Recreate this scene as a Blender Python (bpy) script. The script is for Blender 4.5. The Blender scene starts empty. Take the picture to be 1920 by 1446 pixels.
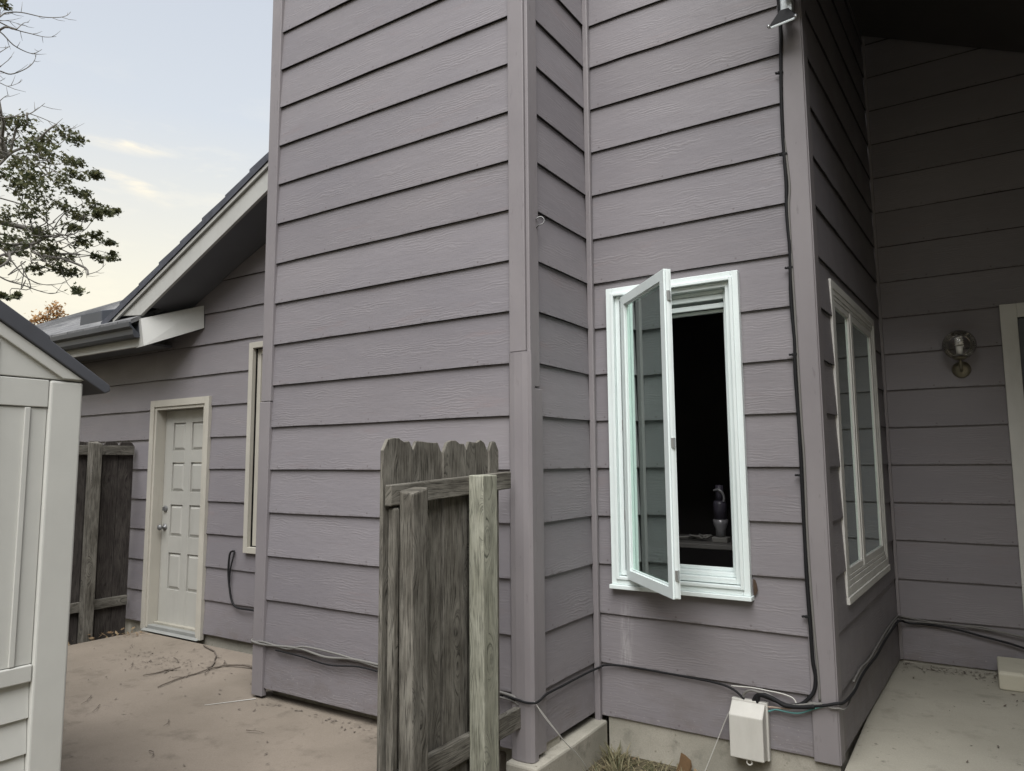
import bpy, bmesh, math, random
from mathutils import Vector, Matrix, Euler
R = math.radians
random.seed(7)
SC = bpy.context.scene
COL = SC.collection

# ------------------------------------------------------------------ camera, sky, sun, exposure
H = 0.28                                  # exposure of one siding course, metres
CAMZ = 1.4309
cam_d = bpy.data.cameras.new('camera'); cam = bpy.data.objects.new('camera', cam_d); COL.objects.link(cam)
cam_d.sensor_width = 36.0; cam_d.lens = 36.0*1352.1/1920.0; cam_d.clip_start = 0.02; cam_d.clip_end = 500
_yaw, _pitch, _roll = -0.5707, 0.1074, -0.0074
_fw = Vector((math.cos(_pitch)*math.sin(_yaw), math.cos(_pitch)*math.cos(_yaw), math.sin(_pitch)))
_r0 = Vector((math.cos(_yaw), -math.sin(_yaw), 0)); _u0 = _r0.cross(_fw)
_r = math.cos(_roll)*_r0 + math.sin(_roll)*_u0; _u = -math.sin(_roll)*_r0 + math.cos(_roll)*_u0
cam.matrix_world = Matrix(((_r.x, _u.x, -_fw.x, 0), (_r.y, _u.y, -_fw.y, 0), (_r.z, _u.z, -_fw.z, CAMZ), (0, 0, 0, 1)))
SC.camera = cam

SUN_EL, SUN_AZ = R(14), R(158)           # azimuth from +Y towards +X
sun_d = bpy.data.lights.new('sun', 'SUN'); sun = bpy.data.objects.new('sun', sun_d); COL.objects.link(sun)
sun_d.energy = 2.75; sun_d.angle = R(56); sun_d.color = (1.0, 0.985, 0.97)
_sd = Vector((math.sin(SUN_AZ)*math.cos(R(56)), math.cos(SUN_AZ)*math.cos(R(56)), math.sin(R(56))))
sun.rotation_euler = _sd.to_track_quat('Z', 'Y').to_euler()

SC.view_settings.view_transform = 'Standard'; SC.view_settings.look = 'None'
SC.view_settings.gamma = 1.0; SC.view_settings.use_curve_mapping = False
SC.view_settings.exposure = 1.33

def nn(nt, typ, **kw):
    n = nt.nodes.new(typ)
    for k, v in kw.items():
        if k.startswith('i_'):
            n.inputs[k[2:].replace('_', ' ')].default_value = v
        else: setattr(n, k, v)
    return n

def setup_world():
    w = bpy.data.worlds.new('World'); SC.world = w; w.use_nodes = True
    nt = w.node_tree; nt.nodes.clear(); L = nt.links.new
    out = nn(nt, 'ShaderNodeOutputWorld'); bg = nn(nt, 'ShaderNodeBackground'); L(bg.outputs[0], out.inputs[0])
    sky = nn(nt, 'ShaderNodeTexSky'); sky.sky_type = 'NISHITA'; sky.sun_disc = False
    sky.sun_elevation = SUN_EL; sky.sun_rotation = SUN_AZ; sky.altitude = 250; sky.air_density = 1.0; sky.dust_density = 2.5; sky.ozone_density = 1.5
    bg.inputs[1].default_value = 0.047
    tc = nn(nt, 'ShaderNodeTexCoord'); sep = nn(nt, 'ShaderNodeSeparateXYZ'); L(tc.outputs['Generated'], sep.inputs[0])
    # thin high veil: the physical sky seen through even milky cloud, warmer low down where the air is thick
    veil = nn(nt, 'ShaderNodeValToRGB'); L(sep.outputs[2], veil.inputs[0])
    e = veil.color_ramp.elements; e[0].position = 0.0; e[0].color = (9.4, 8.5, 6.5, 1); e[1].position = 0.75; e[1].color = (5.1, 5.6, 6.6, 1)
    a = e.new(0.22); a.color = (9.2, 8.7, 7.2, 1); a = e.new(0.42); a.color = (6.7, 7.1, 7.6, 1)
    mx = nn(nt, 'ShaderNodeMix', data_type='RGBA'); mx.inputs[0].default_value = 0.86
    L(sky.outputs[0], mx.inputs[6]); L(veil.outputs[0], mx.inputs[7])
    # wisps of cirrus
    mp = nn(nt, 'ShaderNodeMapping'); mp.inputs['Rotation'].default_value = (0.25, 0.5, 0.3); mp.inputs['Scale'].default_value = (4.0, 4.0, 17.0)
    L(tc.outputs['Generated'], mp.inputs[0])
    nz = nn(nt, 'ShaderNodeTexNoise'); nz.inputs['Scale'].default_value = 1.7; nz.inputs['Detail'].default_value = 6; nz.inputs['Roughness'].default_value = 0.62; nz.inputs['Distortion'].default_value = 0.35
    L(mp.outputs[0], nz.inputs[0])
    cr = nn(nt, 'ShaderNodeValToRGB'); L(nz.outputs[0], cr.inputs[0])
    cr.color_ramp.elements[0].position = 0.56; cr.color_ramp.elements[1].position = 0.74
    band = nn(nt, 'ShaderNodeMapRange'); band.inputs[1].default_value = 0.47; band.inputs[2].default_value = 0.36; L(sep.outputs[2], band.inputs[0])
    ml = nn(nt, 'ShaderNodeMath', operation='MULTIPLY'); L(cr.outputs[0], ml.inputs[0]); L(band.outputs[0], ml.inputs[1])
    ml2 = nn(nt, 'ShaderNodeMath', operation='MULTIPLY'); L(ml.outputs[0], ml2.inputs[0]); ml2.inputs[1].default_value = 0.22
    mc = nn(nt, 'ShaderNodeMix', data_type='RGBA'); L(ml2.outputs[0], mc.inputs[0]); L(mx.outputs[2], mc.inputs[6]); mc.inputs[7].default_value = (10.5, 9.6, 7.6, 1)
    # two sunlit wisps low in the west
    last = mc.outputs[2]
    nz2 = nn(nt, 'ShaderNodeTexNoise'); nz2.inputs['Scale'].default_value = 26; nz2.inputs['Detail'].default_value = 6; nz2.inputs['Roughness'].default_value = 0.6; nz2.inputs['Distortion'].default_value = 0.4
    mp2 = nn(nt, 'ShaderNodeMapping'); mp2.inputs['Scale'].default_value = (0.8, 0.45, 2.2); L(tc.outputs['Generated'], mp2.inputs[0]); L(mp2.outputs[0], nz2.inputs[0])
    def dot(v):
        d = nn(nt, 'ShaderNodeVectorMath', operation='DOT_PRODUCT'); L(tc.outputs['Generated'], d.inputs[0]); d.inputs[1].default_value = v; return d.outputs['Value']
    def mt(op, a, b):
        n = nn(nt, 'ShaderNodeMath', operation=op)
        for i, x in enumerate((a, b)):
            if isinstance(x, (int, float)): n.inputs[i].default_value = x
            else: L(x, n.inputs[i])
        return n.outputs[0]
    for c, l, n_, sl, sn in (((-.8171, .4406, .3718), (.4699, .8826, -.0133), (-.334, .1639, -.9282), 0.052, 0.0085), ((-.8244, .4602, .3295), (.3545, .8737, -.3332), (-.4412, -.1579, -.8834), 0.050, 0.0105), ((-.8352, .4306, .3422), (.4105, .9021, -.1332), (-.366, .0292, -.9301), 0.02, 0.006), ((-.885, .245, .40), (.3, .95, -.1), (-.4, .0, -.92), 0.05, 0.03)):
        u = mt('DIVIDE', dot(l), sl); u0 = (c[0]*l[0]+c[1]*l[1]+c[2]*l[2])/sl; w_ = mt('DIVIDE', dot(n_), sn); w0 = (c[0]*n_[0]+c[1]*n_[1]+c[2]*n_[2])/sn
        u = mt('SUBTRACT', u, u0); w_ = mt('SUBTRACT', w_, w0)
        w_ = mt('ADD', w_, mt('MULTIPLY', mt('SUBTRACT', nz2.outputs[0], 0.5), 2.2))
        r_ = mt('SQRT', mt('ADD', mt('MULTIPLY', u, u), mt('MULTIPLY', w_, w_)), 0.0)
        k_ = nn(nt, 'ShaderNodeMapRange', interpolation_type='SMOOTHSTEP'); L(r_, k_.inputs[0]); k_.inputs[1].default_value = 1.25; k_.inputs[2].default_value = 0.1; k_.inputs[3].default_value = 0.0; k_.inputs[4].default_value = 0.62
        g_ = nn(nt, 'ShaderNodeMapRange'); L(nz2.outputs[0], g_.inputs[0]); g_.inputs[1].default_value = 0.36; g_.inputs[2].default_value = 0.66
        m_ = nn(nt, 'ShaderNodeMix', data_type='RGBA'); L(mt('MULTIPLY', k_.outputs[0], g_.outputs[0]), m_.inputs[0]); L(last, m_.inputs[6]); m_.inputs[7].default_value = (10.4, 9.3, 7.2, 1); last = m_.outputs[2]
    L(last, bg.inputs[0])
setup_world()

# ------------------------------------------------------------------ materials
def mat(name, color, rough=0.6, spec=0.3, metal=0.0):
    m = bpy.data.materials.new(name); m.use_nodes = True
    b = m.node_tree.nodes['Principled BSDF']
    b.inputs['Base Color'].default_value = (*color, 1); b.inputs['Roughness'].default_value = rough
    b.inputs['Specular IOR Level'].default_value = spec; b.inputs['Metallic'].default_value = metal
    return m

class NB:
    """short hand for building node graphs on one material"""
    def __init__(s, m): s.nt = m.node_tree; s.b = s.nt.nodes['Principled BSDF']; s.L = s.nt.links.new
    def uv(s, name='grain'): n = nn(s.nt, 'ShaderNodeUVMap'); n.uv_map = name; return n.outputs[0]
    def obj(s): return nn(s.nt, 'ShaderNodeTexCoord').outputs['Object']
    def mp(s, v, sc, loc=(0, 0, 0)):
        n = nn(s.nt, 'ShaderNodeMapping'); n.inputs['Scale'].default_value = sc; n.inputs['Location'].default_value = loc; s.L(v, n.inputs[0]); return n.outputs[0]
    def noise(s, v, scale, detail=4, rough=0.55, dist=0.0):
        n = nn(s.nt, 'ShaderNodeTexNoise'); n.inputs['Scale'].default_value = scale; n.inputs['Detail'].default_value = detail
        n.inputs['Roughness'].default_value = rough; n.inputs['Distortion'].default_value = dist; s.L(v, n.inputs['Vector']); return n.outputs[0]
    def ramp(s, f, *st):
        n = nn(s.nt, 'ShaderNodeValToRGB'); s.L(f, n.inputs[0]); e = n.color_ramp.elements
        e[0].position, c0 = st[0]; e[0].color = c0 if isinstance(c0, tuple) else (c0, c0, c0, 1)
        e[1].position, c1 = st[-1]; e[1].color = c1 if isinstance(c1, tuple) else (c1, c1, c1, 1)
        for p, c in st[1:-1]:
            x = e.new(p); x.color = c if isinstance(c, tuple) else (c, c, c, 1)
        return n.outputs[0]
    def mix(s, f, a, b, mode='MIX'):
        n = nn(s.nt, 'ShaderNodeMix', data_type='RGBA', blend_type=mode)
        for i, x in ((0, f), (6, a), (7, b)):
            if isinstance(x, (int, float)) and i == 0: n.inputs[0].default_value = x
            elif isinstance(x, tuple): n.inputs[i].default_value = (*x[:3], 1)
            else: s.L(x, n.inputs[i])
        return n.outputs[2]
    def math(s, op, a, b=None, c=None):
        n = nn(s.nt, 'ShaderNodeMath', operation=op)
        for i, x in enumerate((a, b, c)):
            if x is None: continue
            if isinstance(x, (int, float)): n.inputs[i].default_value = x
            else: s.L(x, n.inputs[i])
        return n.outputs[0]
    def bump(s, h, strength=0.3, dist=0.004, prev=None):
        n = nn(s.nt, 'ShaderNodeBump'); n.inputs['Strength'].default_value = strength; n.inputs['Distance'].default_value = dist
        s.L(h, n.inputs['Height'])
        if prev is not None: s.L(prev, n.inputs['Normal'])
        return n.outputs[0]
    def color(s, c): s.L(c, s.b.inputs['Base Color'])
    def normal(s, c): s.L(c, s.b.inputs['Normal'])
    def rough(s, c): s.L(c, s.b.inputs['Roughness'])

PAINT = (0.192, 0.180, 0.189)
def siding_mat():
    m = mat('painted_siding', PAINT, 0.5, 0.35); q = NB(m); g = q.uv('grain'); c = q.uv('course'); o = q.obj()
    # embossed cathedral grain
    w = nn(q.nt, 'ShaderNodeTexWave', wave_type='BANDS', bands_direction='Y'); w.inputs['Scale'].default_value = 19
    w.inputs['Distortion'].default_value = 14; w.inputs['Detail'].default_value = 3.0; w.inputs['Detail Scale'].default_value = 0.55; w.inputs['Detail Roughness'].default_value = 0.6
    q.L(q.mp(g, (0.45, 1, 1)), w.inputs['Vector'])
    mask = q.ramp(q.noise(q.mp(g, (2.2, 9, 1)), 1.0, 4, 0.6), (0.47, 0.0), (0.64, 1.0))
    ridge = q.ramp(w.outputs[1], (0.45, 0.0), (0.8, 1.0), (1.0, 0.75))
    fine = q.noise(q.mp(g, (9, 150, 1)), 1.0, 4, 0.65)
    b1 = q.bump(q.math('MULTIPLY', ridge, mask), 0.34, 0.0022)
    b2 = q.bump(q.noise(q.mp(g, (5, 14, 1)), 1.0, 3), 0.35, 0.006, q.bump(fine, 0.5, 0.0014, b1))
    # colour: uneven fading, faint grain, dirt below the laps, nail heads
    fade = q.noise(q.mp(o, (0.7, 0.7, 1.5)), 1.0, 4)
    col = q.mix(q.ramp(fade, (0.3, 0.0), (0.72, 1.0)), (PAINT[0]*0.9, PAINT[1]*0.9, PAINT[2]*0.93), (PAINT[0]*1.1, PAINT[1]*1.09, PAINT[2]*1.08))
    col = q.mix(q.math('MULTIPLY', q.ramp(fine, (0.35, 0.0), (0.8, 1.0)), 0.25), col, (0.24, 0.225, 0.23))
    brd = q.ramp(q.noise(q.mp(g, (0.05, 0.4, 1)), 1.0, 1), (0.38, 0.0), (0.62, 1.0))
    col = q.mix(0.16, col, q.mix(brd, (PAINT[0]*0.55, PAINT[1]*0.53, PAINT[2]*0.54), (PAINT[0]*1.45, PAINT[1]*1.45, PAINT[2]*1.45)))
    col = q.mix(q.math('MULTIPLY', q.math('MULTIPLY', ridge, mask), 0.16), col, (0.30, 0.28, 0.275))
    spz = nn(q.nt, 'ShaderNodeSeparateXYZ'); q.L(o, spz.inputs[0])
    low = q.math('MULTIPLY', q.ramp(spz.outputs[2], (0.0, 1.0), (0.45, 0.0)), q.ramp(q.noise(q.mp(o, (5, 5, 9)), 1.0, 6, 0.7), (0.45, 0.0), (0.7, 0.55)))
    col = q.mix(low, col, (0.135, 0.115, 0.105))
    spl = q.math('MULTIPLY', q.ramp(spz.outputs[2], (0.0, 1.0), (0.3, 0.0)), q.ramp(q.noise(q.mp(o, (55, 55, 75)), 1.0, 2, 0.5), (0.68, 0.0), (0.72, 0.6)))
    col = q.mix(spl, col, (0.33, 0.31, 0.29))
    drip = q.math('MULTIPLY', q.ramp(q.math('ABSOLUTE', q.math('ADD', spz.outputs[0], 1.755)), (0.015, 1.0), (0.05, 0.0)), q.ramp(spz.outputs[2], (0.22, 0.0), (0.34, 1.0), (0.6, 0.7), (0.66, 0.0)))
    col = q.mix(q.math('MULTIPLY', drip, q.ramp(q.noise(q.mp(o, (60, 60, 7)), 1.0, 5, 0.7), (0.4, 0.0), (0.66, 0.75))), col, (0.36, 0.35, 0.345))
    red = q.ramp(q.noise(q.mp(g, (1.1, 7, 1)), 1.3, 5, 0.7), (0.58, 0.0), (0.78, 1.0))
    col = q.mix(q.math('MULTIPLY', red, 0.4), col, (0.21, 0.152, 0.147))
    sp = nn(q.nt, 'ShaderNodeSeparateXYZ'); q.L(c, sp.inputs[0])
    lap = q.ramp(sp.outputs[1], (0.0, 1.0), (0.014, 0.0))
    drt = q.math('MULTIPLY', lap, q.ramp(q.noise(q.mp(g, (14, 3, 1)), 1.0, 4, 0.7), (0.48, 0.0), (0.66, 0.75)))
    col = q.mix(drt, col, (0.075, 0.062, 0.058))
    fu = q.math('SUBTRACT', q.math('MODULO', q.math('ADD', sp.outputs[0], 40.13), 0.405), 0.2)
    fv = q.math('SUBTRACT', sp.outputs[1], 0.021)
    dd = q.math('SQRT', q.math('ADD', q.math('MULTIPLY', fu, fu), q.math('MULTIPLY', fv, fv)))
    nail = q.ramp(dd, (0.0028, 1.0), (0.0056, 0.0))
    col = q.mix(q.math('MULTIPLY', nail, 0.6), col, (0.06, 0.045, 0.04))
    chip = q.ramp(q.noise(q.mp(g, (26, 60, 1)), 1.0, 3, 0.6), (0.735, 0.0), (0.76, 0.6))
    col = q.mix(chip, col, (0.29, 0.275, 0.27))
    lapshade = q.math('ADD', q.math('LESS_THAN', sp.outputs[1], 0.0009), q.math('GREATER_THAN', sp.outputs[1], 0.2795))
    col = q.mix(lapshade, col, (0.030, 0.026, 0.025))      # lap shadow painted onto underside and crevice of each course
    q.color(col); q.normal(q.bump(nail, -0.5, 0.002, b2))
    q.rough(q.ramp(q.noise(o, 3.0, 3), (0.3, 0.44), (0.7, 0.6)))
    return m

def trim_mat():
    m = mat('painted_trim', PAINT, 0.5, 0.35); q = NB(m); g = q.uv('grain'); o = q.obj()
    fine = q.noise(q.mp(g, (5, 130, 1)), 1.0, 4, 0.6); low = q.noise(q.mp(o, (2, 2, 1.2)), 1.0, 5, 0.6)
    col = q.mix(q.ramp(low, (0.3, 0.0), (0.7, 1.0)), (0.186, 0.171, 0.178), (0.230, 0.213, 0.217))
    blot = q.ramp(q.noise(q.mp(g, (9, 30, 1)), 1.0, 3, 0.5), (0.66, 0.0), (0.73, 0.5))
    col = q.mix(blot, col, (0.12, 0.108, 0.112))
    crk = q.ramp(q.noise(q.mp(g, (3, 95, 1)), 1.0, 3, 0.6), (0.28, 0.6), (0.33, 0.0))
    col = q.mix(crk, col, (0.095, 0.082, 0.082))
    q.color(col); q.normal(q.bump(fine, 0.25, 0.0014)); return m

def plain_paint(name, c, rough=0.5, var=0.08, dirt=0.0, bump=0.1, scale=3.0):
    m = mat(name, c, rough, 0.35); q = NB(m); o = q.obj()
    n = q.noise(o, scale, 5, 0.6)
    col = q.mix(q.ramp(n, (0.3, 0.0), (0.7, 1.0)), tuple(x*(1-var) for x in c), tuple(min(x*(1+var), 0.95) for x in c))
    if dirt:
        d = q.ramp(q.noise(q.mp(o, (7, 7, 1.6)), 1.0, 6, 0.7), (0.52, 0.0), (0.78, dirt)); col = q.mix(d, col, (c[0]*0.45, c[1]*0.42, c[2]*0.38))
    q.color(col); q.normal(q.bump(q.noise(o, 60, 4), bump, 0.001)); return m

def wood_mat(name, base, light, dark, knots=1.0):
    m = mat(name, base, 0.85, 0.15); q = NB(m); g = q.uv('grain')
    kn = nn(q.nt, 'ShaderNodeTexVoronoi'); kn.inputs['Scale'].default_value = 1.0; kn.inputs['Randomness'].default_value = 1.0
    q.L(q.mp(g, (2.6, 9, 1)), kn.inputs['Vector']); kd = kn.outputs['Distance']
    warp = q.math('MULTIPLY', q.ramp(kd, (0.05, 1.0), (0.42, 0.0)), 0.06*knots)
    cmb = nn(q.nt, 'ShaderNodeCombineXYZ'); sp = nn(q.nt, 'ShaderNodeSeparateXYZ'); q.L(g, sp.inputs[0])
    q.L(sp.outputs[0], cmb.inputs[0]); q.L(q.math('ADD', sp.outputs[1], warp), cmb.inputs[1])
    n1 = q.noise(q.mp(cmb.outputs[0], (4.0, 62, 1)), 1.0, 5, 0.7, 0.3); n2 = q.noise(q.mp(cmb.outputs[0], (8, 190, 1)), 1.0, 4, 0.6)
    n3 = q.noise(q.mp(g, (4, 11, 1)), 1.0, 5, 0.65)
    col = q.mix(q.ramp(n1, (0.32, 0.0), (0.68, 1.0)), dark, base)
    col = q.mix(q.ramp(n3, (0.4, 0.0), (0.72, 0.75)), col, light)
    col = q.mix(q.ramp(n2, (0.34, 0.9), (0.5, 0.0)), col, tuple(x*0.4 for x in dark))
    ring = q.ramp(q.math('FRACT', q.math('MULTIPLY', kd, 16.0)), (0.0, 0.35), (0.5, 0.0), (1.0, 0.3))
    km = q.math('MULTIPLY', q.ramp(kd, (0.13, 1.0), (0.2, 0.0)), knots)
    col = q.mix(q.math('MULTIPLY', km, 0.55), col, tuple(x*0.55 for x in dark))
    col = q.mix(q.math('MULTIPLY', km, ring), col, light)
    q.color(col)
    h = q.math('ADD', q.math('MULTIPLY', n1, 0.7), q.math('MULTIPLY', n2, 0.5))
    q.normal(q.bump(h, 0.75, 0.004)); return m

def concrete_mat(name, a, b, stain=0.55, scale=1.0, dark=(0.07, 0.06, 0.052)):
    m = mat(name, a, 0.85, 0.2); q = NB(m); o = q.obj()
    big = q.noise(o, 0.9*scale, 6, 0.6); mid = q.noise(q.mp(o, (1, 1, 1), (3, 1, 0)), 5*scale, 6, 0.65); fine = q.noise(o, 160, 3, 0.7)
    col = q.mix(q.ramp(big, (0.33, 0.0), (0.68, 1.0)), a, b)
    col = q.mix(q.ramp(mid, (0.55, 0.0), (0.75, stain)), col, tuple(x*0.62 for x in a))
    spk = q.ramp(q.noise(q.mp(o, (1, 1, 1), (7, 2, 1)), 17*scale, 4, 0.55), (0.655, 0.0), (0.72, 0.75))
    col = q.mix(q.math('MULTIPLY', spk, q.ramp(big, (0.36, 0.1), (0.58, 1.0))), col, dark)
    col = q.mix(q.ramp(fine, (0.38, 0.25), (0.6, 0.0)), col, tuple(x*0.6 for x in a))
    q.color(col); q.normal(q.bump(fine, 0.35, 0.0018, q.bump(mid, 0.3, 0.006))); return m

def glass_mat(name, tint=(0.8, 0.86, 0.83), refl=1.0, gtint=(1, 1, 1)):
    m = bpy.data.materials.new(name); m.use_nodes = True; nt = m.node_tree; nt.nodes.clear(); L = nt.links.new
    out = nn(nt, 'ShaderNodeOutputMaterial'); mx = nn(nt, 'ShaderNodeMixShader'); tr = nn(nt, 'ShaderNodeBsdfTransparent'); gl = nn(nt, 'ShaderNodeBsdfGlossy')
    fr = nn(nt, 'ShaderNodeFresnel'); fr.inputs[0].default_value = 1.52; gl.inputs['Roughness'].default_value = 0.015; gl.inputs[0].default_value = (*gtint, 1); tr.inputs[0].default_value = (*tint, 1)
    k = nn(nt, 'ShaderNodeMath', operation='MULTIPLY'); k.inputs[1].default_value = refl; L(fr.outputs[0], k.inputs[0])
    L(k.outputs[0], mx.inputs[0]); L(tr.outputs[0], mx.inputs[1]); L(gl.outputs[0], mx.inputs[2]); L(mx.outputs[0], out.inputs[0]); return m

def shingle_mat():
    m = mat('shingles', (0.1, 0.1, 0.105), 0.9, 0.15); q = NB(m); g = q.uv('grain')
    br = nn(q.nt, 'ShaderNodeTexBrick'); br.inputs['Scale'].default_value = 1.0; br.inputs['Brick Width'].default_value = 0.3; br.inputs['Row Height'].default_value = 0.14
    br.inputs['Mortar Size'].default_value = 0.006; br.inputs['Color1'].default_value = (0.11, 0.112, 0.118, 1); br.inputs['Color2'].default_value = (0.2, 0.2, 0.205, 1); br.inputs['Mortar'].default_value = (0.03, 0.03, 0.032, 1)
    q.L(g, br.inputs['Vector'])
    n = q.noise(q.mp(g, (30, 30, 1)), 1.0, 5, 0.7); n2 = q.noise(q.mp(g, (3, 9, 1)), 1.0, 4)
    col = q.mix(q.ramp(n2, (0.35, 0.0), (0.7, 0.7)), br.outputs[0], (0.23, 0.23, 0.225)); col = q.mix(q.ramp(n, (0.3, 0.5), (0.6, 0.0)), col, (0.05, 0.05, 0.05))
    q.color(col); q.normal(q.bump(n, 0.5, 0.004)); return m

def leaf_mat(name, ca, cb):
    m = mat(name, ca, 0.55, 0.3); q = NB(m); u = q.uv('grain'); sp = nn(q.nt, 'ShaderNodeSeparateXYZ'); q.L(u, sp.inputs[0])
    q.color(q.mix(sp.outputs[0], ca, cb)); q.b.inputs['Transmission Weight'].default_value = 0.0
    nt = q.nt; out = [n for n in nt.nodes if n.type == 'OUTPUT_MATERIAL'][0]; tl = nn(nt, 'ShaderNodeBsdfTranslucent'); mx = nn(nt, 'ShaderNodeMixShader'); mx.inputs[0].default_value = 0.38
    q.L(q.mix(sp.outputs[0], ca, cb), tl.inputs[0]); q.L(q.b.outputs[0], mx.inputs[1]); q.L(tl.outputs[0], mx.inputs[2]); q.L(mx.outputs[0], out.inputs[0]); return m

M = {}
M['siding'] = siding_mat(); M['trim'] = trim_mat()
M['vinyl'] = plain_paint('white_vinyl', (0.70, 0.765, 0.755), 0.35, 0.03, 0.12, 0.04)
M['cream'] = plain_paint('cream_paint', (0.40, 0.38, 0.33), 0.55, 0.06, 0.35, 0.15)
M['doorpaint'] = plain_paint('door_paint', (0.36, 0.355, 0.325), 0.45, 0.05, 0.2, 0.08)
M['greytrim'] = plain_paint('grey_beige_paint', (0.60, 0.595, 0.56), 0.55, 0.06, 0.2, 0.1)
M['fascia'] = plain_paint('fascia_paint', (0.40, 0.40, 0.38), 0.55, 0.05, 0.25, 0.1)
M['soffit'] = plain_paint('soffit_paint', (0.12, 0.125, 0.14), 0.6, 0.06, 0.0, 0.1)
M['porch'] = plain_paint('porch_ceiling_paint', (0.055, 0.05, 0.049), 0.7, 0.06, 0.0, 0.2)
M['gutter'] = plain_paint('dark_gutter', (0.06, 0.065, 0.075), 0.4, 0.1, 0.0, 0.05)
M['shingle'] = shingle_mat()
M['edge'] = plain_paint('shingle_edge', (0.062, 0.066, 0.08), 0.9, 0.25, 0.3, 0.6, 14)
M['shed'] = plain_paint('resin_panel', (0.52, 0.52, 0.485), 0.55, 0.03, 0.05, 0.12, 8)
M['shedroof'] = plain_paint('dark_resin_roof', (0.075, 0.078, 0.088), 0.5, 0.08, 0.0, 0.25, 6)
M['oldwood'] = wood_mat('weathered_wood', (0.150, 0.139, 0.118), (0.26, 0.247, 0.215), (0.052, 0.048, 0.040))
M['darkwood'] = wood_mat('dark_weathered_wood', (0.06, 0.052, 0.047), (0.10, 0.09, 0.08), (0.03, 0.026, 0.024), 0.6)
M['newwood'] = wood_mat('greenish_treated_wood', (0.315, 0.315, 0.25), (0.43, 0.43, 0.36), (0.17, 0.17, 0.135))
M['patio'] = concrete_mat('tan_concrete', (0.168, 0.143, 0.114), (0.246, 0.209, 0.170), 0.85)
M['slab'] = concrete_mat('grey_concrete', (0.30, 0.285, 0.235), (0.385, 0.365, 0.305), 0.65)
M['found'] = concrete_mat('foundation_concrete', (0.26, 0.25, 0.21), (0.40, 0.375, 0.32), 0.8, 2.2, (0.12, 0.10, 0.07))
M['block'] = plain_paint('beige_plastic', (0.44, 0.42, 0.34), 0.6, 0.06, 0.4, 0.15)
M['box'] = plain_paint('pale_grey_plastic', (0.50, 0.49, 0.45), 0.5, 0.05, 0.22, 0.1)
M['black'] = mat('black_rubber', (0.012, 0.012, 0.013), 0.65, 0.2)
M['twig'] = plain_paint('dry_twig', (0.12, 0.10, 0.082), 0.9, 0.3, 0.3, 0.5, 40)
M['greycable'] = mat('grey_cable', (0.15, 0.145, 0.135), 0.6, 0.3)
M['palecable'] = mat('pale_cable', (0.46, 0.45, 0.42), 0.5, 0.3)
M['teal'] = mat('teal_wire', (0.10, 0.26, 0.25), 0.45, 0.4)
M['tancable'] = mat('tan_wire', (0.42, 0.33, 0.27), 0.5, 0.3)
M['brass'] = mat('aged_brass', (0.23, 0.21, 0.155), 0.45, 0.5, 0.6)
M['steel'] = mat('brushed_steel', (0.55, 0.56, 0.56), 0.35, 0.5, 0.9)
M['greymetal'] = mat('dull_metal', (0.2, 0.2, 0.2), 0.5, 0.4, 0.6)
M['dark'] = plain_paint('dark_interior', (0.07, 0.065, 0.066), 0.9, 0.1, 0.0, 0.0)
M['bulb'] = mat('white_bulb', (0.85, 0.85, 0.83), 0.35, 0.4)
M['globe'] = glass_mat('smoky_globe_glass', (0.93, 0.92, 0.90), 0.9)
M['glass'] = glass_mat('window_glass'); M['greenglass'] = glass_mat('sash_glass', (0.74, 0.86, 0.80), 4.4, (0.82, 1.0, 0.92))
M['darkglass'] = glass_mat('dark_glass', (0.40, 0.44, 0.43), 2.2, (0.88, 1.0, 0.97))
M['twiglet'] = plain_paint('grey_twig', (0.15, 0.14, 0.125), 0.9, 0.2, 0.2, 0.3, 20)
M['bark'] = plain_paint('bark', (0.075, 0.066, 0.058), 0.9, 0.25, 0.3, 0.6, 9)
M['leaf'] = leaf_mat('maple_leaf', (0.045, 0.058, 0.028), (0.13, 0.128, 0.058))
M['autumn'] = leaf_mat('autumn_leaf', (0.24, 0.13, 0.05), (0.42, 0.24, 0.09))
M['dry'] = leaf_mat('dry_leaf', (0.16, 0.10, 0.055), (0.34, 0.26, 0.16))
M['grass'] = leaf_mat('grass_blade', (0.075, 0.085, 0.04), (0.30, 0.26, 0.16))
M['lamp'] = mat('silver_lamp_housing', (0.40, 0.43, 0.43), 0.35, 0.5, 0.3)
M['chrome'] = mat('gadget_silver', (0.20, 0.195, 0.205), 0.3, 0.5, 0.2)
M['purple'] = mat('gadget_purple', (0.045, 0.04, 0.055), 0.4, 0.4)
M['ground'] = None

def dirt_mat():
    m = mat('dirt', (0.06, 0.052, 0.04), 0.95, 0.1); q = NB(m); o = q.obj()
    a = q.noise(o, 1.2, 6, 0.65); b = q.noise(o, 28, 5, 0.7)
    col = q.mix(q.ramp(a, (0.35, 0.0), (0.65, 1.0)), (0.045, 0.042, 0.026), (0.085, 0.072, 0.05)); col = q.mix(q.ramp(b, (0.4, 0.0), (0.7, 0.7)), col, (0.15, 0.125, 0.085))
    q.color(col); q.normal(q.bump(b, 0.8, 0.02)); return m
M['ground'] = dirt_mat()

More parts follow.
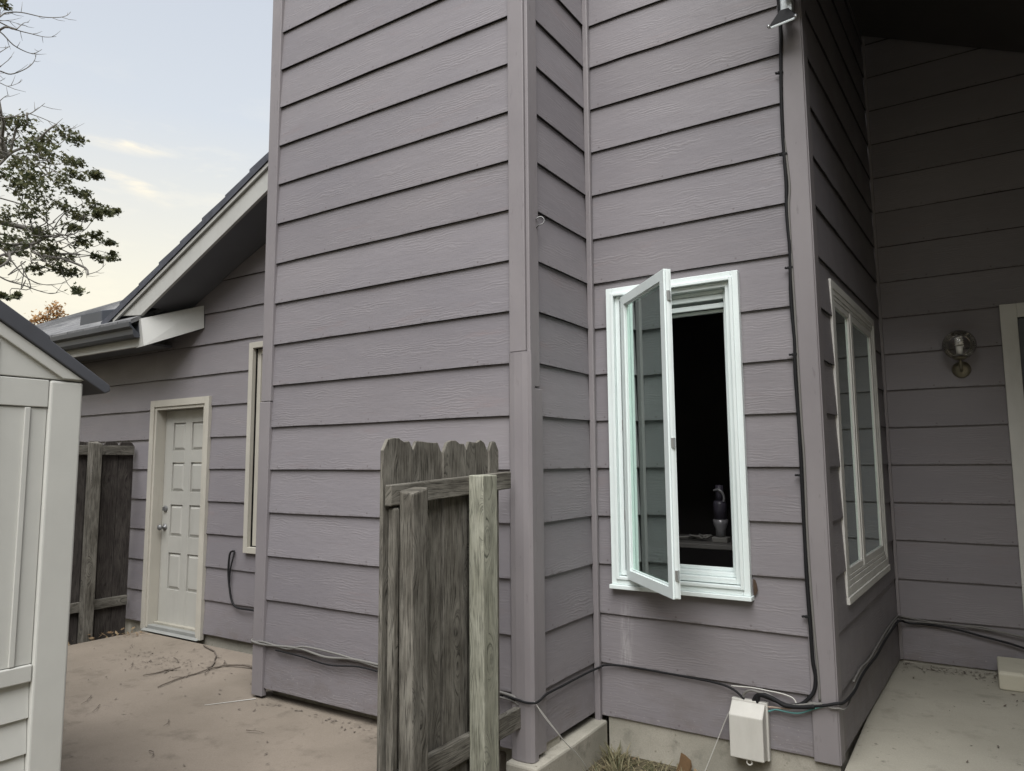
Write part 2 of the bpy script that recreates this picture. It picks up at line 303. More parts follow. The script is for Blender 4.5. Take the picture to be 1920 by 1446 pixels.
# ------------------------------------------------------------------ mesh builder
class MB:
    def __init__(s): s.v = []; s.f = []; s.uv = []; s.uc = []; s.mi = []
    def face(s, pts, grain=(1, 0, 0), off=(0, 0), uvs=None, ucs=None, mi=0, smooth=False):
        i0 = len(s.v); s.v += [tuple(p) for p in pts]; s.f.append(tuple(range(i0, i0+len(pts)))); s._uv([Vector(p) for p in pts], grain, off, uvs, ucs, mi)
    def _uv(s, P, grain, off, uvs, ucs, mi):
        if uvs is None:
            n = (P[1]-P[0]).cross(P[2]-P[0])
            if n.length < 1e-12: n = Vector((0, 0, 1))
            n.normalize(); g = Vector(grain)
            g = g - n*g.dot(n)
            if g.length < 0.3:
                g = n.orthogonal()
            g.normalize(); t = n.cross(g); uvs = [(p.dot(g)+off[0], p.dot(t)+off[1]) for p in P]
        s.uv.append(uvs); s.uc.append(ucs or uvs); s.mi.append(mi)
    def hexa(s, P, grain=(0, 0, 1), mi=0):
        """8 points: bottom ring 0-3 counter-clockwise seen from above, top ring 4-7"""
        off = (random.uniform(0, 50), random.uniform(0, 50)); P = [Vector(p) for p in P]; i0 = len(s.v); s.v += [tuple(p) for p in P]
        for q in ((3, 2, 1, 0), (4, 5, 6, 7), (0, 1, 5, 4), (1, 2, 6, 5), (2, 3, 7, 6), (3, 0, 4, 7)):
            s.f.append(tuple(i0+k for k in q)); s._uv([P[k] for k in q], grain, off, None, None, mi)
    def box(s, x0, x1, y0, y1, z0, z1, grain=None, mi=0):
        if grain is None:
            d = (x1-x0, y1-y0, z1-z0); k = d.index(max(d)); grain = tuple(1.0 if i == k else 0.0 for i in range(3))
        s.hexa([(x0, y0, z0), (x1, y0, z0), (x1, y1, z0), (x0, y1, z0), (x0, y0, z1), (x1, y0, z1), (x1, y1, z1), (x0, y1, z1)], grain, mi)
    def prism(s, poly, d, grain=(0, 0, 1), mi=0):
        """closed polygon (3-D points) extruded by vector d; poly is counter-clockwise seen from -d... orientation fixed later"""
        off = (random.uniform(0, 50), random.uniform(0, 50)); d = Vector(d); A = [Vector(p) for p in poly]; B = [p+d for p in A]; n = len(A); i0 = len(s.v)
        s.v += [tuple(p) for p in A+B]
        s.f.append(tuple(i0+k for k in range(n))[::-1]); s._uv(A[::-1], grain, off, None, None, mi)
        s.f.append(tuple(i0+n+k for k in range(n))); s._uv(B, grain, off, None, None, mi)
        for k in range(n):
            j = (k+1) % n; s.f.append((i0+k, i0+j, i0+n+j, i0+n+k)); s._uv([A[k], A[j], B[j], B[k]], grain, off, None, None, mi)
    def tube(s, path, r, n=7, mi=0):
        P = [Vector(p) for p in path]; rr = r if isinstance(r, (list, tuple)) else [r]*len(P); i0 = len(s.v); up = None
        for i, p in enumerate(P):
            t = (P[min(i+1, len(P)-1)]-P[max(i-1, 0)])
            t = t.normalized() if t.length > 1e-9 else Vector((0, 0, 1))
            if up is None: up = t.orthogonal().normalized()
            up = (up - t*up.dot(t)); up = up.normalized() if up.length > 1e-6 else t.orthogonal().normalized(); w = t.cross(up)
            for k in range(n):
                a = 2*math.pi*k/n; s.v.append(tuple(p+(up*math.cos(a)+w*math.sin(a))*rr[i]))
        ln = 0
        for i in range(len(P)-1):
            l2 = ln+(P[i+1]-P[i]).length
            for k in range(n):
                j = (k+1) % n; s.f.append((i0+i*n+k, i0+i*n+j, i0+(i+1)*n+j, i0+(i+1)*n+k))
                uvs = [(ln, k/n), (ln, (k+1)/n), (l2, (k+1)/n), (l2, k/n)]; s.uv.append(uvs); s.uc.append(uvs); s.mi.append(mi)
            ln = l2
        for ring, rev in ((0, True), (len(P)-1, False)):
            idx = [i0+ring*n+k for k in range(n)]; idx = idx[::-1] if rev else idx
            s.f.append(tuple(idx)); uvs = [(0, 0)]*n; s.uv.append(uvs); s.uc.append(uvs); s.mi.append(mi)
    def lathe(s, prof, c=(0, 0, 0), axis=(0, 0, 1), n=24, mi=0):
        a = Vector(axis).normalized(); u = a.orthogonal().normalized(); w = a.cross(u); c = Vector(c); i0 = len(s.v)
        for r, z in prof:
            for k in range(n):
                t = 2*math.pi*k/n; s.v.append(tuple(c+a*z+(u*math.cos(t)+w*math.sin(t))*max(r, 1e-5)))
        for i in range(len(prof)-1):
            for k in range(n):
                j = (k+1) % n; s.f.append((i0+i*n+k, i0+i*n+j, i0+(i+1)*n+j, i0+(i+1)*n+k)); uvs = [(0, 0), (0.1, 0), (0.1, 0.1), (0, 0.1)]; s.uv.append(uvs); s.uc.append(uvs); s.mi.append(mi)
    def build(s, name, mats, parent=None, bevel=0.0, smooth=False, label=None, fix=False, seg=2):
        me = bpy.data.meshes.new(name); me.from_pydata(s.v, [], s.f)
        l1 = me.uv_layers.new(name='grain'); l2 = me.uv_layers.new(name='course'); k = 0
        d1, d2 = l1.data, l2.data
        for p, fu, fc in zip(me.polygons, s.uv, s.uc):
            for j, li in enumerate(p.loop_indices): d1[li].uv = fu[j]; d2[li].uv = fc[j]
        for m in (mats if isinstance(mats, (list, tuple)) else [mats]): me.materials.append(m)
        for p, mi in zip(me.polygons, s.mi): p.material_index = mi; p.use_smooth = smooth
        if fix:
            bm = bmesh.new(); bm.from_mesh(me); bmesh.ops.recalc_face_normals(bm, faces=bm.faces); bm.to_mesh(me); bm.free()
        o = bpy.data.objects.new(name, me); COL.objects.link(o)
        if parent is not None:
            o.parent = parent; o.matrix_parent_inverse = base_matrix(parent).inverted()
        if bevel:
            b = o.modifiers.new('bevel', 'BEVEL'); b.width = bevel; b.segments = seg; b.limit_method = 'ANGLE'; b.angle_limit = R(46)
        if label: o['label'] = label
        return o

def base_matrix(o):
    return Matrix.Translation(o.location) if o.parent is None else Matrix.Identity(4)
def thing(name, label, cat, loc=(0, 0, 0), group=None):
    o = bpy.data.objects.new(name, None); o.location = loc; o.empty_display_size = 0.1; COL.objects.link(o); tag(o, label, cat, group); return o
def tag(o, label, cat, group=None, kind=None):
    if label: o['label'] = label
    if cat: o['category'] = cat
    if group: o['group'] = group
    if kind: o['kind'] = kind
    return o
def struct(o): o['kind'] = 'structure'; return o

# ------------------------------------------------------------------ plan of the house (metres; camera above the origin)
YA, XB, YC = 3.1832, -1.9416, 3.9176
D0 = Vector((-0.653, YC, 0)); D1 = Vector((-0.572, 6.159, 0)); YE = 6.159
XAL = -4.01                                # left edge of the chase
GL, GR, GD = -0.06, -0.03, -0.21           # left patio, right slab, dirt levels

# ------------------------------------------------------------------ ground
m = MB(); m.box(-90, 90, -90, 90, -0.6, GD); struct(m.build('ground', M['ground']))
def slab(name, mt, x0, x1, y0, y1, ztop, bev=0.012):
    m = MB(); m.box(x0, x1, y0, y1, GD-0.1, ztop); return struct(m.build(name, mt, bevel=bev))
slab('concrete_patio', M['patio'], -6.52, -2.16, -3.0, 3.86, GL)
slab('concrete_slab', M['slab'], -0.632, 4.2, -1.0, 6.13, GR)

house = thing('house', 'mauve grey lap sided house with white casement window standing open', 'house', (-3.0, 5.0, 0))

# ------------------------------------------------------------------ lap siding
def siding(name, o, d, n, s0, s1, k0, k1, zb, opens=(), clip=None, label=None, ztop=None, tilt=0.0135):
    """one wall: origin o, direction d along it, outward normal n; courses k0..k1; zb = bottom of lowest board"""
    o, d, n = Vector(o), Vector(d).normalized(), Vector(n).normalized(); rnd = random.Random(hash(name+str(round(s1, 2))) % 1000 if False else int(abs(s1*1000)+abs(o.x*97)+abs(o.y*31)))
    rows = []                              # (z, out, course, kind)
    cuts = sorted({z for a in opens for z in a[2:4]})
    for k in range(k0, k1):
        z0, z1 = k*H, (k+1)*H
        if k == k0: z0b = zb
        else: z0b = z0
        rows.append((z0b, -0.0075, k, 1)); rows.append((z0b, 0.0, k, 0))
        f = lambda z: -tilt*(z-z0)/(z1-z0)
        for c in cuts:
            if z0b+0.004 < c < z1-0.004: rows.append((c, f(c), k, 2))
        rows.append((z1+0.008, -tilt-0.0005, k, 3)); rows.append((z1+0.008, -0.0075, k+1, 4))
    S = [s0]
    while S[-1] < s1-0.45: S.append(S[-1]+rnd.uniform(0.22, 0.38))
    S.append(s1); S = sorted(set(S) | {s for a in opens for s in a[:2]})
    S = [s for i, s in enumerate(S) if i == 0 or s-S[i-1] > 1e-4]
    off = {k: (rnd.uniform(0, 60), rnd.uniform(0, 60)) for k in range(k0-1, k1+2)}
    jz = {}; jo = {}
    for k in range(k0-1, k1+2):
        for i in range(len(S)): jz[k, i] = rnd.gauss(0, 0.0011); jo[k, i] = abs(rnd.gauss(0, 0.0016))
    b = MB(); grid = []
    for (z, out, k, kind) in rows:
        line = []
        for i, s in enumerate(S):
            zz, oo = z, out
            if kind in (0, 1): zz += jz[k, i]; oo += jo[k, i]*(1 if kind == 0 else 1.6)
            if kind == 4: oo += jo[k, i]*1.6
            p = o + d*s + n*oo; line.append(len(b.v)); b.v.append((p.x, p.y, zz))
        grid.append(line)
    flip = d.cross(Vector((0, 0, 1))).dot(n) < 0
    for r in range(len(rows)-1):
        z = (rows[r][0]+rows[r+1][0])/2; k = rows[r][2]
        for i in range(len(S)-1):
            sm = (S[i]+S[i+1])/2
            if any(a[0] < sm < a[1] and a[2] < z < a[3] for a in opens): continue
            q = [(r, i), (r, i+1), (r+1, i+1), (r+1, i)]
            if flip: q = q[::-1]
            b.f.append(tuple(grid[a][c] for a, c in q))
            b.uv.append([(S[c]+off[k][0], rows[a][0]+off[k][1]) for a, c in q]); b.uc.append([(S[c], max(rows[a][0]-k*H, 0)) for a, c in q]); b.mi.append(0)
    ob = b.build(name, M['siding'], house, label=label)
    if clip or ztop:
        bm = bmesh.new(); bm.from_mesh(ob.data)
        for co, no in (clip or []):
            bmesh.ops.bisect_plane(bm, geom=bm.verts[:]+bm.edges[:]+bm.faces[:], plane_co=co, plane_no=no, clear_outer=True)
        bm.to_mesh(ob.data); bm.free()
    return ob

# openings (in wall coordinates)
WC = (-1.80, -1.05, 0.735, 2.445)          # casement opening on wall C (x range, z range)
WF = (-5.14, -4.35, 0.735, 2.445)
DF = (-6.56, -5.74, -0.05, 2.0)
WD = (0.42, 1.90, 0.72, 2.44)
DE = (0.21, 1.73, -0.03, 2.50)
siding('siding_wall', (0, YA, 0), (1, 0, 0), (0, -1, 0), XAL+0.05, XB-0.05, 0, 26, 0.004, label='chimney chase front of the house, tallest and palest lap siding')
siding('siding_wall', (XB, 0, 0), (0, 1, 0), (1, 0, 0), YA+0.06, YC-0.005, 0, 26, 0.012)
siding('siding_wall', (0, YC, 0), (1, 0, 0), (0, -1, 0), XB-0.02, D0.x-0.06, 0, 20, -0.012, opens=[WC], label='lap siding round the white casement window')
dD = (D1-D0).normalized(); nD = Vector((dD.y, -dD.x, 0)); LD = (D1-D0).length
siding('siding_wall', D0, dD, nD, 0.05, LD-0.004, 0, 20, -0.015, opens=[WD], tilt=0.0105)
siding('siding_wall', (0, YE, 0), (1, 0, 0), (0, -1, 0), -0.60, 4.2, 0, 20, -0.02, opens=[DE])
_fg = 3.93
siding('siding_wall', (0, _fg, 0), (1, 0, 0), (0, -1, 0), -6.60, XAL+0.02, 0, 14, -0.004, opens=[WF, DF],
       clip=[((-5.872, _fg, 2.965), (-0.442, 0, 1))])
siding('siding_wall', (0, _fg, 0), (1, 0, 0), (0, -1, 0), -13.0, -6.592, 0, 10, -0.004, clip=[((-7, _fg, 2.62), (0, 0, 1))])
m = MB(); m.box(XAL+0.02, XAL+0.03, YA, 4.2, 0, 7.2); m.build('chase_side', M['trim'], house)
m = MB(); m.box(XAL-0.04, XB+0.04, YA-0.04, 4.6, 7.27, 7.36); m.box(XAL+0.3, XB-0.3, YA+0.3, 4.2, 7.36, 7.6); m.build('chase_cap', M['gutter'], house)

# corner boards
def post(name, pts, z0, z1, mt='trim', bev=0.004, label=None, top=None):
    m = MB(); P = [(x, y, z0) for x, y in pts]+[(x, y, z1) for x, y in pts]; m.hexa(P); return m.build(name, M[mt], house, bevel=bev, label=label)
t = 0.014
post('corner_trim', [(XAL-0.042, YA-t), (XAL+0.056, YA-t), (XAL+0.056, YA+0.02), (XAL-0.042, YA+0.1)], 1.856, 7.26)
post('corner_trim', [(XAL-0.050, YA-t-0.002), (XAL+0.052, YA-t-0.002), (XAL+0.052, YA+0.02), (XAL-0.050, YA+0.1)], -0.045, 1.853)
post('corner_trim', [(XB-0.108, YA-t), (XB-0.008, YA-t), (XB-0.008, YA+0.03), (XB-0.108, YA+0.03)], 2.014, 7.26)
# lower front board is rounded over and a little wider
m = MB(); cx = XB-0.052
pr = [(cx-0.062, YA+0.03), (cx-0.062, YA-0.008), (cx-0.052, YA-0.018), (cx-0.02, YA-0.026), (cx+0.03, YA-0.026), (cx+0.058, YA-0.02), (cx+0.0725, YA-0.004), (cx+0.0725, YA+0.03)]
m.prism([(x, y, -0.03) for x, y in pr][::-1], (0, 0, 2.040)); m.build('corner_trim', M['trim'], house, fix=True)
post('corner_trim', [(XB-0.0075, YA-0.002), (XB+t, YA-0.002), (XB+t, YA+0.095), (XB-0.0075, YA+0.095)], 1.83, 7.26)
post('corner_trim', [(XB-0.006, YA+0.0305), (XB+0.019, YA+0.0305), (XB+0.019, YA+0.112), (XB-0.006, YA+0.112)], -0.01, 1.82)
post('corner_trim', [(XB-0.006, YC-0.032), (XB+0.030, YC-0.032), (XB+0.030, YC-0.001), (XB-0.006, YC-0.001)], -0.045, 5.4, bev=0.006)
q0 = D0 + dD*0.0; 
post('corner_trim', [(D0.x-0.115, YC-t), (D0.x+0.002, YC-t), (D0.x+0.002, YC+0.02), (D0.x-0.115, YC+0.02)], -0.028, 5.4)
a, b_ = D0+dD*0.001+nD*0.0025, D0+dD*0.085+nD*0.009
post('corner_trim', [(D0.x, YC-0.006), (a.x+0.006, YC-0.006), (b_.x, b_.y), (D0.x, b_.y)], -0.03, 5.4)
post('corner_trim', [(D1.x-0.004, YE-0.020), (D1.x+0.018, YE-0.020), (D1.x+0.018, YE-0.001), (D1.x-0.004, YE-0.001)], -0.02, 5.2)

# foundations
m = MB(); m.box(-13, XAL, YC+0.055, YC+0.3, -0.5, 0.0); m.build('foundation', M['found'], house)
m = MB(); m.box(XAL+0.02, XB-0.01, YA+0.10, YA+0.3, -0.5, 0.01); m.build('foundation', M['found'], house)
m = MB()
P = [(XB-0.12, YA-0.06), (XB+0.062, YA-0.06), (XB+0.068, 3.5), (XB+0.062, YC+0.0), (XB-0.12, YC+0.0)]
m.prism([(x, y, -0.5) for x, y in P], (0, 0, 0.466), grain=(0, 1, 0)); m.build('foundation', M['found'], house, bevel=0.012, fix=True)
m = MB(); m.box(XB+0.064, D0.x+0.0, YC+0.012, YC+0.25, -0.5, 0.006); m.build('foundation', M['found'], house)
m = MB(); m.hexa([(D0.x-0.2, YC+0.26, -0.5), (D0.x-0.02, YC+0.26, -0.5), (D1.x-0.02, YE+0.01, -0.5), (D1.x-0.2, YE+0.01, -0.5), (D0.x-0.2, YC+0.26, 0), (D0.x-0.02, YC+0.26, 0), (D1.x-0.02, YE+0.01, 0), (D1.x-0.2, YE+0.01, 0)])
m.box(D1.x-0.02, 4.2, YE+0.012, YE+0.2, -0.5, 0.0); m.build('foundation', M['found'], house)

# ------------------------------------------------------------------ porch roof and ceiling (right)
SL = -0.469; zr = lambda x: 4.866+SL*(x+0.653)
m = MB(); x0, x1, y0, y1 = -0.70, 4.3, 2.7, 9.0
m.hexa([(x0, y0, zr(x0)+0.04), (x1, y0, zr(x1)+0.04), (x1, y1, zr(x1)+0.04), (x0, y1, zr(x0)+0.04), (x0, y0, zr(x0)+0.26), (x1, y0, zr(x1)+0.26), (x1, y1, zr(x1)+0.26), (x0, y1, zr(x0)+0.26)])
m.build('roof', M['shingle'], house)
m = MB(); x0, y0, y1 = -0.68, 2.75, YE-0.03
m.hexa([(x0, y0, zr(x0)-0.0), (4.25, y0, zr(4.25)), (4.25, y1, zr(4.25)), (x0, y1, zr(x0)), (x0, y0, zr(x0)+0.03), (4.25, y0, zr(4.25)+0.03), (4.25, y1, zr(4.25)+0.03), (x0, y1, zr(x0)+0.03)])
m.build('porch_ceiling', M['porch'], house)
m = MB(); x0 = 0.75
m.hexa([(x0, 0.3, zr(x0)), (4.3, 0.3, zr(4.3)), (4.3, 2.69, zr(4.3)), (x0, 2.69, zr(x0)), (x0, 0.3, zr(x0)+0.2), (4.3, 0.3, zr(4.3)+0.2), (4.3, 2.69, zr(4.3)+0.2), (x0, 2.69, zr(x0)+0.2)]); m.build('roof', M['shingle'], house)  # added roof slab out of view, shades the porch wall
siding('siding_wall', (2.45, 0, 0), (0, 1, 0), (-1, 0, 0), 0.0, YE, 0, 20, -0.02)  # added wall out of view, keeps sky light off the porch
m = MB(); m.box(2.48, 4.2, 0.0, 8.9, -0.3, 3.3); m.build('added_right_wing', M['trim'], house)  # body of the added wing, there to darken the porch
# house body behind the front rooms, so that the sky does not show through windows
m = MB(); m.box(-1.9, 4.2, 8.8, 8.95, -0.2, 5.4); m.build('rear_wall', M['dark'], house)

# ------------------------------------------------------------------ left wing roof
YR = 3.58
S_ = 0.47
def rz(x, z0=2.704, x0=-5.911):            # underside of rake board, measured at y 3.38 and carried to YR
    k = YR/3.38; return CAMZ+(z0-CAMZ)*k+S_*(x-x0*k)
xa, xb = -6.16, -2.6
# sloped soffit between rake board and wall
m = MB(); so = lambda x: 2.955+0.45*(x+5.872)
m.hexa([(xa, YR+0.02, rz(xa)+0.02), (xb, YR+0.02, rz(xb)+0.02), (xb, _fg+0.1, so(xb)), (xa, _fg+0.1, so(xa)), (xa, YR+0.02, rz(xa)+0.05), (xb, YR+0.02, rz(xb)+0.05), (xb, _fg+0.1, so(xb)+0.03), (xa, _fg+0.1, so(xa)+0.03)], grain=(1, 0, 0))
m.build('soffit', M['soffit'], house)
m = MB(); hh = 0.205
m.hexa([(-6.26, YR-0.012, rz(-6.26)), (xb, YR-0.012, rz(xb)), (xb, YR+0.015, rz(xb)), (-6.26, YR+0.015, rz(-6.26)), (-6.70, YR-0.012, rz(-6.26)+0.045), (xb, YR-0.012, rz(xb)+hh), (xb, YR+0.015, rz(xb)+hh), (-6.70, YR+0.015, rz(-6.26)+0.045)], grain=(1, 0, 0.47))
m.build('rake_board', M['fascia'], house, bevel=0.003)
m = MB(); z1 = lambda x: rz(x)+hh+0.001
m.hexa([(-6.68, YR-0.034, z1(-6.68)-0.035), (xb, YR-0.034, z1(xb)-0.035), (xb, YR-0.014, z1(xb)-0.035), (-6.68, YR-0.014, z1(-6.68)-0.035), (-6.68, YR-0.034, z1(-6.68)), (xb, YR-0.034, z1(xb)), (xb, YR-0.014, z1(xb)), (-6.68, YR-0.014, z1(-6.68))], grain=(1, 0, 0.47))
m.build('rake_moulding', M['fascia'], house, bevel=0.003)
m = MB(); x = -6.86                        # shingle courses stepping up the rake
i = 0
while x < xb:
    x2 = x+0.30
    m.hexa([(x, YR-0.045, z1(x)+0.002), (x2, YR-0.045, z1(x2)+0.002), (x2, 9.0, z1(x2)+0.002), (x, 9.0, z1(x)+0.002), (x, YR-0.045, z1(x)+0.075+0.007*(i % 2)), (x2, YR-0.045, z1(x2)+0.060), (x2, 9.0, z1(x2)+0.060), (x, 9.0, z1(x)+0.075+0.007*(i % 2))], grain=(0, 1, 0))
    x = x2+0.002; i += 1
m.build('roof', M['edge'], house, label='shingle edge of the left gable above the pale rake board')
# eave to the left of the gable: fascia, gutter, roof plane, cornice return
m = MB(); m.box(-13, -6.245, YR, YR+0.025, 2.50, 2.70, grain=(1, 0, 0)); m.build('eave_fascia', M['fascia'], house, bevel=0.003)
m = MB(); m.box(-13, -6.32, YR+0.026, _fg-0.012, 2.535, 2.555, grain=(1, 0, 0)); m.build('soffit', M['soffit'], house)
g = [(0.0, 2.575), (-0.055, 2.575), (-0.07, 2.60), (-0.075, 2.645), (-0.105, 2.665), (-0.11, 2.705), (-0.095, 2.705), (-0.09, 2.68), (-0.006, 2.60), (-0.006, 2.705), (0.0, 2.705)]
m = MB(); m.prism([(-13, YR-0.004+a, z) for a, z in g], (6.745, 0, 0), grain=(1, 0, 0)); m.build('gutter', M['gutter'], house, fix=True)
m = MB()
k = YR/3.38
fl_t = Vector((-5.889*k, YR-0.02, CAMZ+(2.673-CAMZ)*k)); fl_b = Vector((-5.731*k-0.1, YR-0.02, CAMZ+(2.438-CAMZ)*k-0.006))
wr_t = Vector((-5.855, _fg-0.004, 2.884)); wr_b = Vector((-5.842, _fg-0.004, 2.675))
dv = Vector((-0.18, 0.03, 0))
m.hexa([fl_b, wr_b, wr_b+Vector((-0.3, 0, 0)), fl_b+dv, fl_t, wr_t, wr_t+Vector((-0.3, 0, 0)), fl_t+dv], grain=(0.5, 1, 0)); m.build('cornice_return', M['fascia'], house, fix=True)
m = MB(); PT = 0.544; rp = lambda y: 2.700+PT*(y-3.50)
hip = [(-8.75, 4.55), (-13.0, 3.49), (-5.9, 3.49), (-5.9, 7.0), (-6.30, 6.55)]
pl = [(-13.0, 3.49), (-6.27, 3.49), (-6.27, 6.99), (-7.9, 6.0), (-10.5, 4.64), (-12.4, 3.6)]
m.prism([(x, y, rp(y)) for x, y in pl], (0, 0, 0.04), grain=(1, 0, 0)); m.build('roof', M['shingle'], house, fix=True, label='grey shingled roof slope above the dark gutter')
m = MB(); vx, vy = -7.42, 3.72
m.hexa([(vx-0.21, vy, rp(vy)+0.03), (vx+0.21, vy, rp(vy)+0.03), (vx+0.21, vy+0.3, rp(vy+0.3)+0.03), (vx-0.21, vy+0.3, rp(vy+0.3)+0.03), (vx-0.20, vy, rp(vy)+0.15), (vx+0.20, vy, rp(vy)+0.15), (vx+0.20, vy+0.3, rp(vy+0.3)+0.07), (vx-0.20, vy+0.3, rp(vy+0.3)+0.07)])
m.build('roof_vent', M['gutter'], house, bevel=0.006)

# ------------------------------------------------------------------ windows
def frame_boxes(m, o, d, n, s0, s1, z0, z1, w, out0, out1, sill=None, mi=0):
    """picture-frame of four butted members on a wall plane"""
    o, d, n = Vector(o), Vector(d), Vector(n)
    def bx(a0, a1, c0, c1, u0=out0, u1=out1):
        P = []
        for z in (c0, c1):
            ring = [o+d*a0+n*u1, o+d*a1+n*u1, o+d*a1+n*u0, o+d*a0+n*u0]
            P += [(p.x, p.y, z) for p in ring]
        m.hexa(P, grain=(d if (a1-a0) > (c1-c0) else Vector((0, 0, 1))), mi=mi)
    bx(s0, s0+w, z0, z1); bx(s1-w, s1, z0, z1); bx(s0+w, s1-w, z1-w, z1); bx(s0+w, s1-w, z0, z0+(sill or w)); return bx

def pane(name, o, d, n, s0, s1, z0, z1, out, mt, parent):
    m = MB(); o, d, n = Vector(o), Vector(d), Vector(n); P = []
    for z in (z0, z1):
        P += [(*(o+d*a+n*u).to_2d(), z) for a, u in ((s0, out+0.003), (s1, out+0.003), (s1, out-0.003), (s0, out-0.003))]
    m.hexa(P); return m.build(name, M[mt], parent, fix=True)

def part_empty(name, parent, label=None):
    o = bpy.data.objects.new(name, None); o.empty_display_size = 0.05; COL.objects.link(o); o.parent = parent; o.matrix_parent_inverse = base_matrix(parent).inverted()
    if label: o['label'] = label
    return o

oC, dC, nC = (0, YC, 0), (1, 0, 0), (0, -1, 0)
m = MB(); frame_boxes(m, oC, dC, nC, -1.822, -1.036, 0.735, 2.468, 0.038, -0.01, 0.030)
frame_boxes(m, oC, dC, nC, -1.790, -1.066, 0.765, 2.436, 0.018, -0.06, 0.040)
frame_boxes(m, oC, dC, nC, -1.771, -1.085, 0.787, 2.417, 0.028, -0.10, 0.012)
frame_boxes(m, oC, dC, nC, -1.742, -1.113, 0.816, 2.388, 0.022, -0.13, -0.030)
m.box(-1.830, -1.028, YC-0.050, YC+0.02, 0.712, 0.7348)          # sill nose
m.box(-1.719, -1.137, YC+0.055, YC+0.075, 2.290, 2.318); m.box(-1.719, -1.137, YC+0.035, YC+0.05, 2.335, 2.364)
frame_boxes(m, oC, dC, nC, -1.7415, -1.1135, 0.8165, 2.3875, 0.012, -0.305, -0.132)
win = m.build('window', M['vinyl'], house, bevel=0.003, label='white casement window with its sash swung open')
# inner stop / screen frame
m = MB(); frame_boxes(m, oC, dC, nC, -1.720, -1.136, 0.839, 2.288, 0.018, -0.105, -0.085); m.build('screen_frame', M['vinyl'], win, bevel=0.002)
for zz in (1.62, 1.10): m = MB(); m.box(-1.7425, -1.735, YC-0.012, YC-0.004, zz, zz+0.06); m.build('latch', M['steel'], win)
# open sash: hinged on the left jamb, swung towards the viewer
hx, hy = -1.712, YC-0.018; ex, ey = -1.266, 3.432
dS = Vector((ex-hx, ey-hy, 0)); LS = dS.length; dS.normalize(); nS = Vector((dS.y, -dS.x, 0))   # outward face (faces left-front)
zs0, zs1 = 0.772, 2.405
m = MB(); frame_boxes(m, (hx, hy, 0), dS, -nS, 0.0, LS, zs0, zs1, 0.052, -0.020, 0.020)
frame_boxes(m, (hx, hy, 0), dS, -nS, 0.052, LS-0.052, zs0+0.052, zs1-0.052, 0.010, -0.009, 0.010)
frame_boxes(m, (hx, hy, 0), dS, -nS, LS+0.0005, LS+0.012, zs0+0.006, zs1-0.006, 0.0055, -0.012, 0.004)
m.build('sash', M['vinyl'], win, bevel=0.003)
pane('sash_glass', (hx, hy, 0), dS, nS, 0.062, LS-0.062, zs0+0.062, zs1-0.062, 0.0, 'greenglass', win)
for zz in (0.86, 1.50, 2.24):
    m = MB(); p = Vector((hx, hy, 0))+dS*(LS+0.006); m.box(p.x-0.004, p.x+0.010, p.y-0.012, p.y+0.012, zz, zz+0.05); m.build('keeper', M['steel'], win)
m = MB(); m.tube([(-1.70, YC+0.01, 0.80), (-1.52, YC-0.16, 0.80), (-1.40, YC-0.30, 0.80)], 0.007, 6); m.build('crank_arm', M['steel'], win)

# fixed narrow window by the chase
m = MB(); oF = (0, _fg, 0)
frame_boxes(m, oF, dC, nC, -5.165, -4.33, 0.710, 2.468, 0.05, -0.01, 0.028); frame_boxes(m, oF, dC, nC, -5.110, -4.385, 0.765, 2.413, 0.045, -0.07, -0.02)
frame_boxes(m, oF, dC, nC, -5.064, -4.431, 0.811, 2.367, 0.035, -0.09, -0.045)
w2 = m.build('window', M['cream'], house, bevel=0.003, label='narrow cream framed window half hidden by the chase')
pane('window_glass', oF, dC, nC, -5.028, -4.467, 0.847, 2.331, -0.07, 'glass', w2)
# double window on the porch return wall
m = MB(); frame_boxes(m, D0, dD, nD, 0.405, 1.915, 0.70, 2.455, 0.045, -0.014, 0.004); frame_boxes(m, D0, dD, nD, 0.452, 1.868, 0.747, 2.408, 0.03, -0.06, 0.000)
bx = frame_boxes(m, D0, dD, nD, 0.485, 1.835, 0.78, 2.375, 0.02, -0.06, -0.003); bx(0.985, 1.035, 0.80, 2.355, -0.055, -0.002)
frame_boxes(m, D0, dD, nD, 0.507, 0.983, 0.802, 2.353, 0.035, -0.05, -0.006); frame_boxes(m, D0, dD, nD, 1.037, 1.813, 0.802, 2.353, 0.04, -0.05, -0.006)
bx(0.40, 1.92, 0.66, 0.6985, -0.01, 0.012)
w3 = m.build('window', M['greytrim'], house, bevel=0.002, label='grey white double window on the shaded side wall')
pane('window_glass', D0, dD, nD, 0.543, 0.947, 0.838, 2.317, -0.020, 'darkglass', w3); pane('window_glass', D0, dD, nD, 1.078, 1.772, 0.843, 2.312, -0.020, 'darkglass', w3)
# patio door at the right edge
m = MB(); oE = (0, YE, 0)
frame_boxes(m, oE, dC, nC, 0.196, 1.76, -0.028, 2.530, 0.100, -0.01, 0.022, sill=0.03)
pd = m.build('patio_door', M['greytrim'], house, bevel=0.003, label='patio door with wide grey beige casing at the right edge')
m = MB(); frame_boxes(m, oE, dC, nC, 0.298, 1.658, 0.004, 2.428, 0.04, -0.08, -0.01); bx = frame_boxes(m, oE, dC, nC, 0.34, 1.25, 0.046, 2.386, 0.05, -0.06, -0.03); bx(1.252, 1.30, 0.046, 2.386, -0.06, -0.03)
m.build('door_sash', M['gutter'], pd, bevel=0.002)
pane('door_glass', oE, dC, nC, 0.392, 1.198, 0.098, 2.334, -0.045, 'darkglass', pd); pane('door_glass', oE, dC, nC, 1.302, 1.616, 0.046, 2.386, -0.045, 'darkglass', pd)

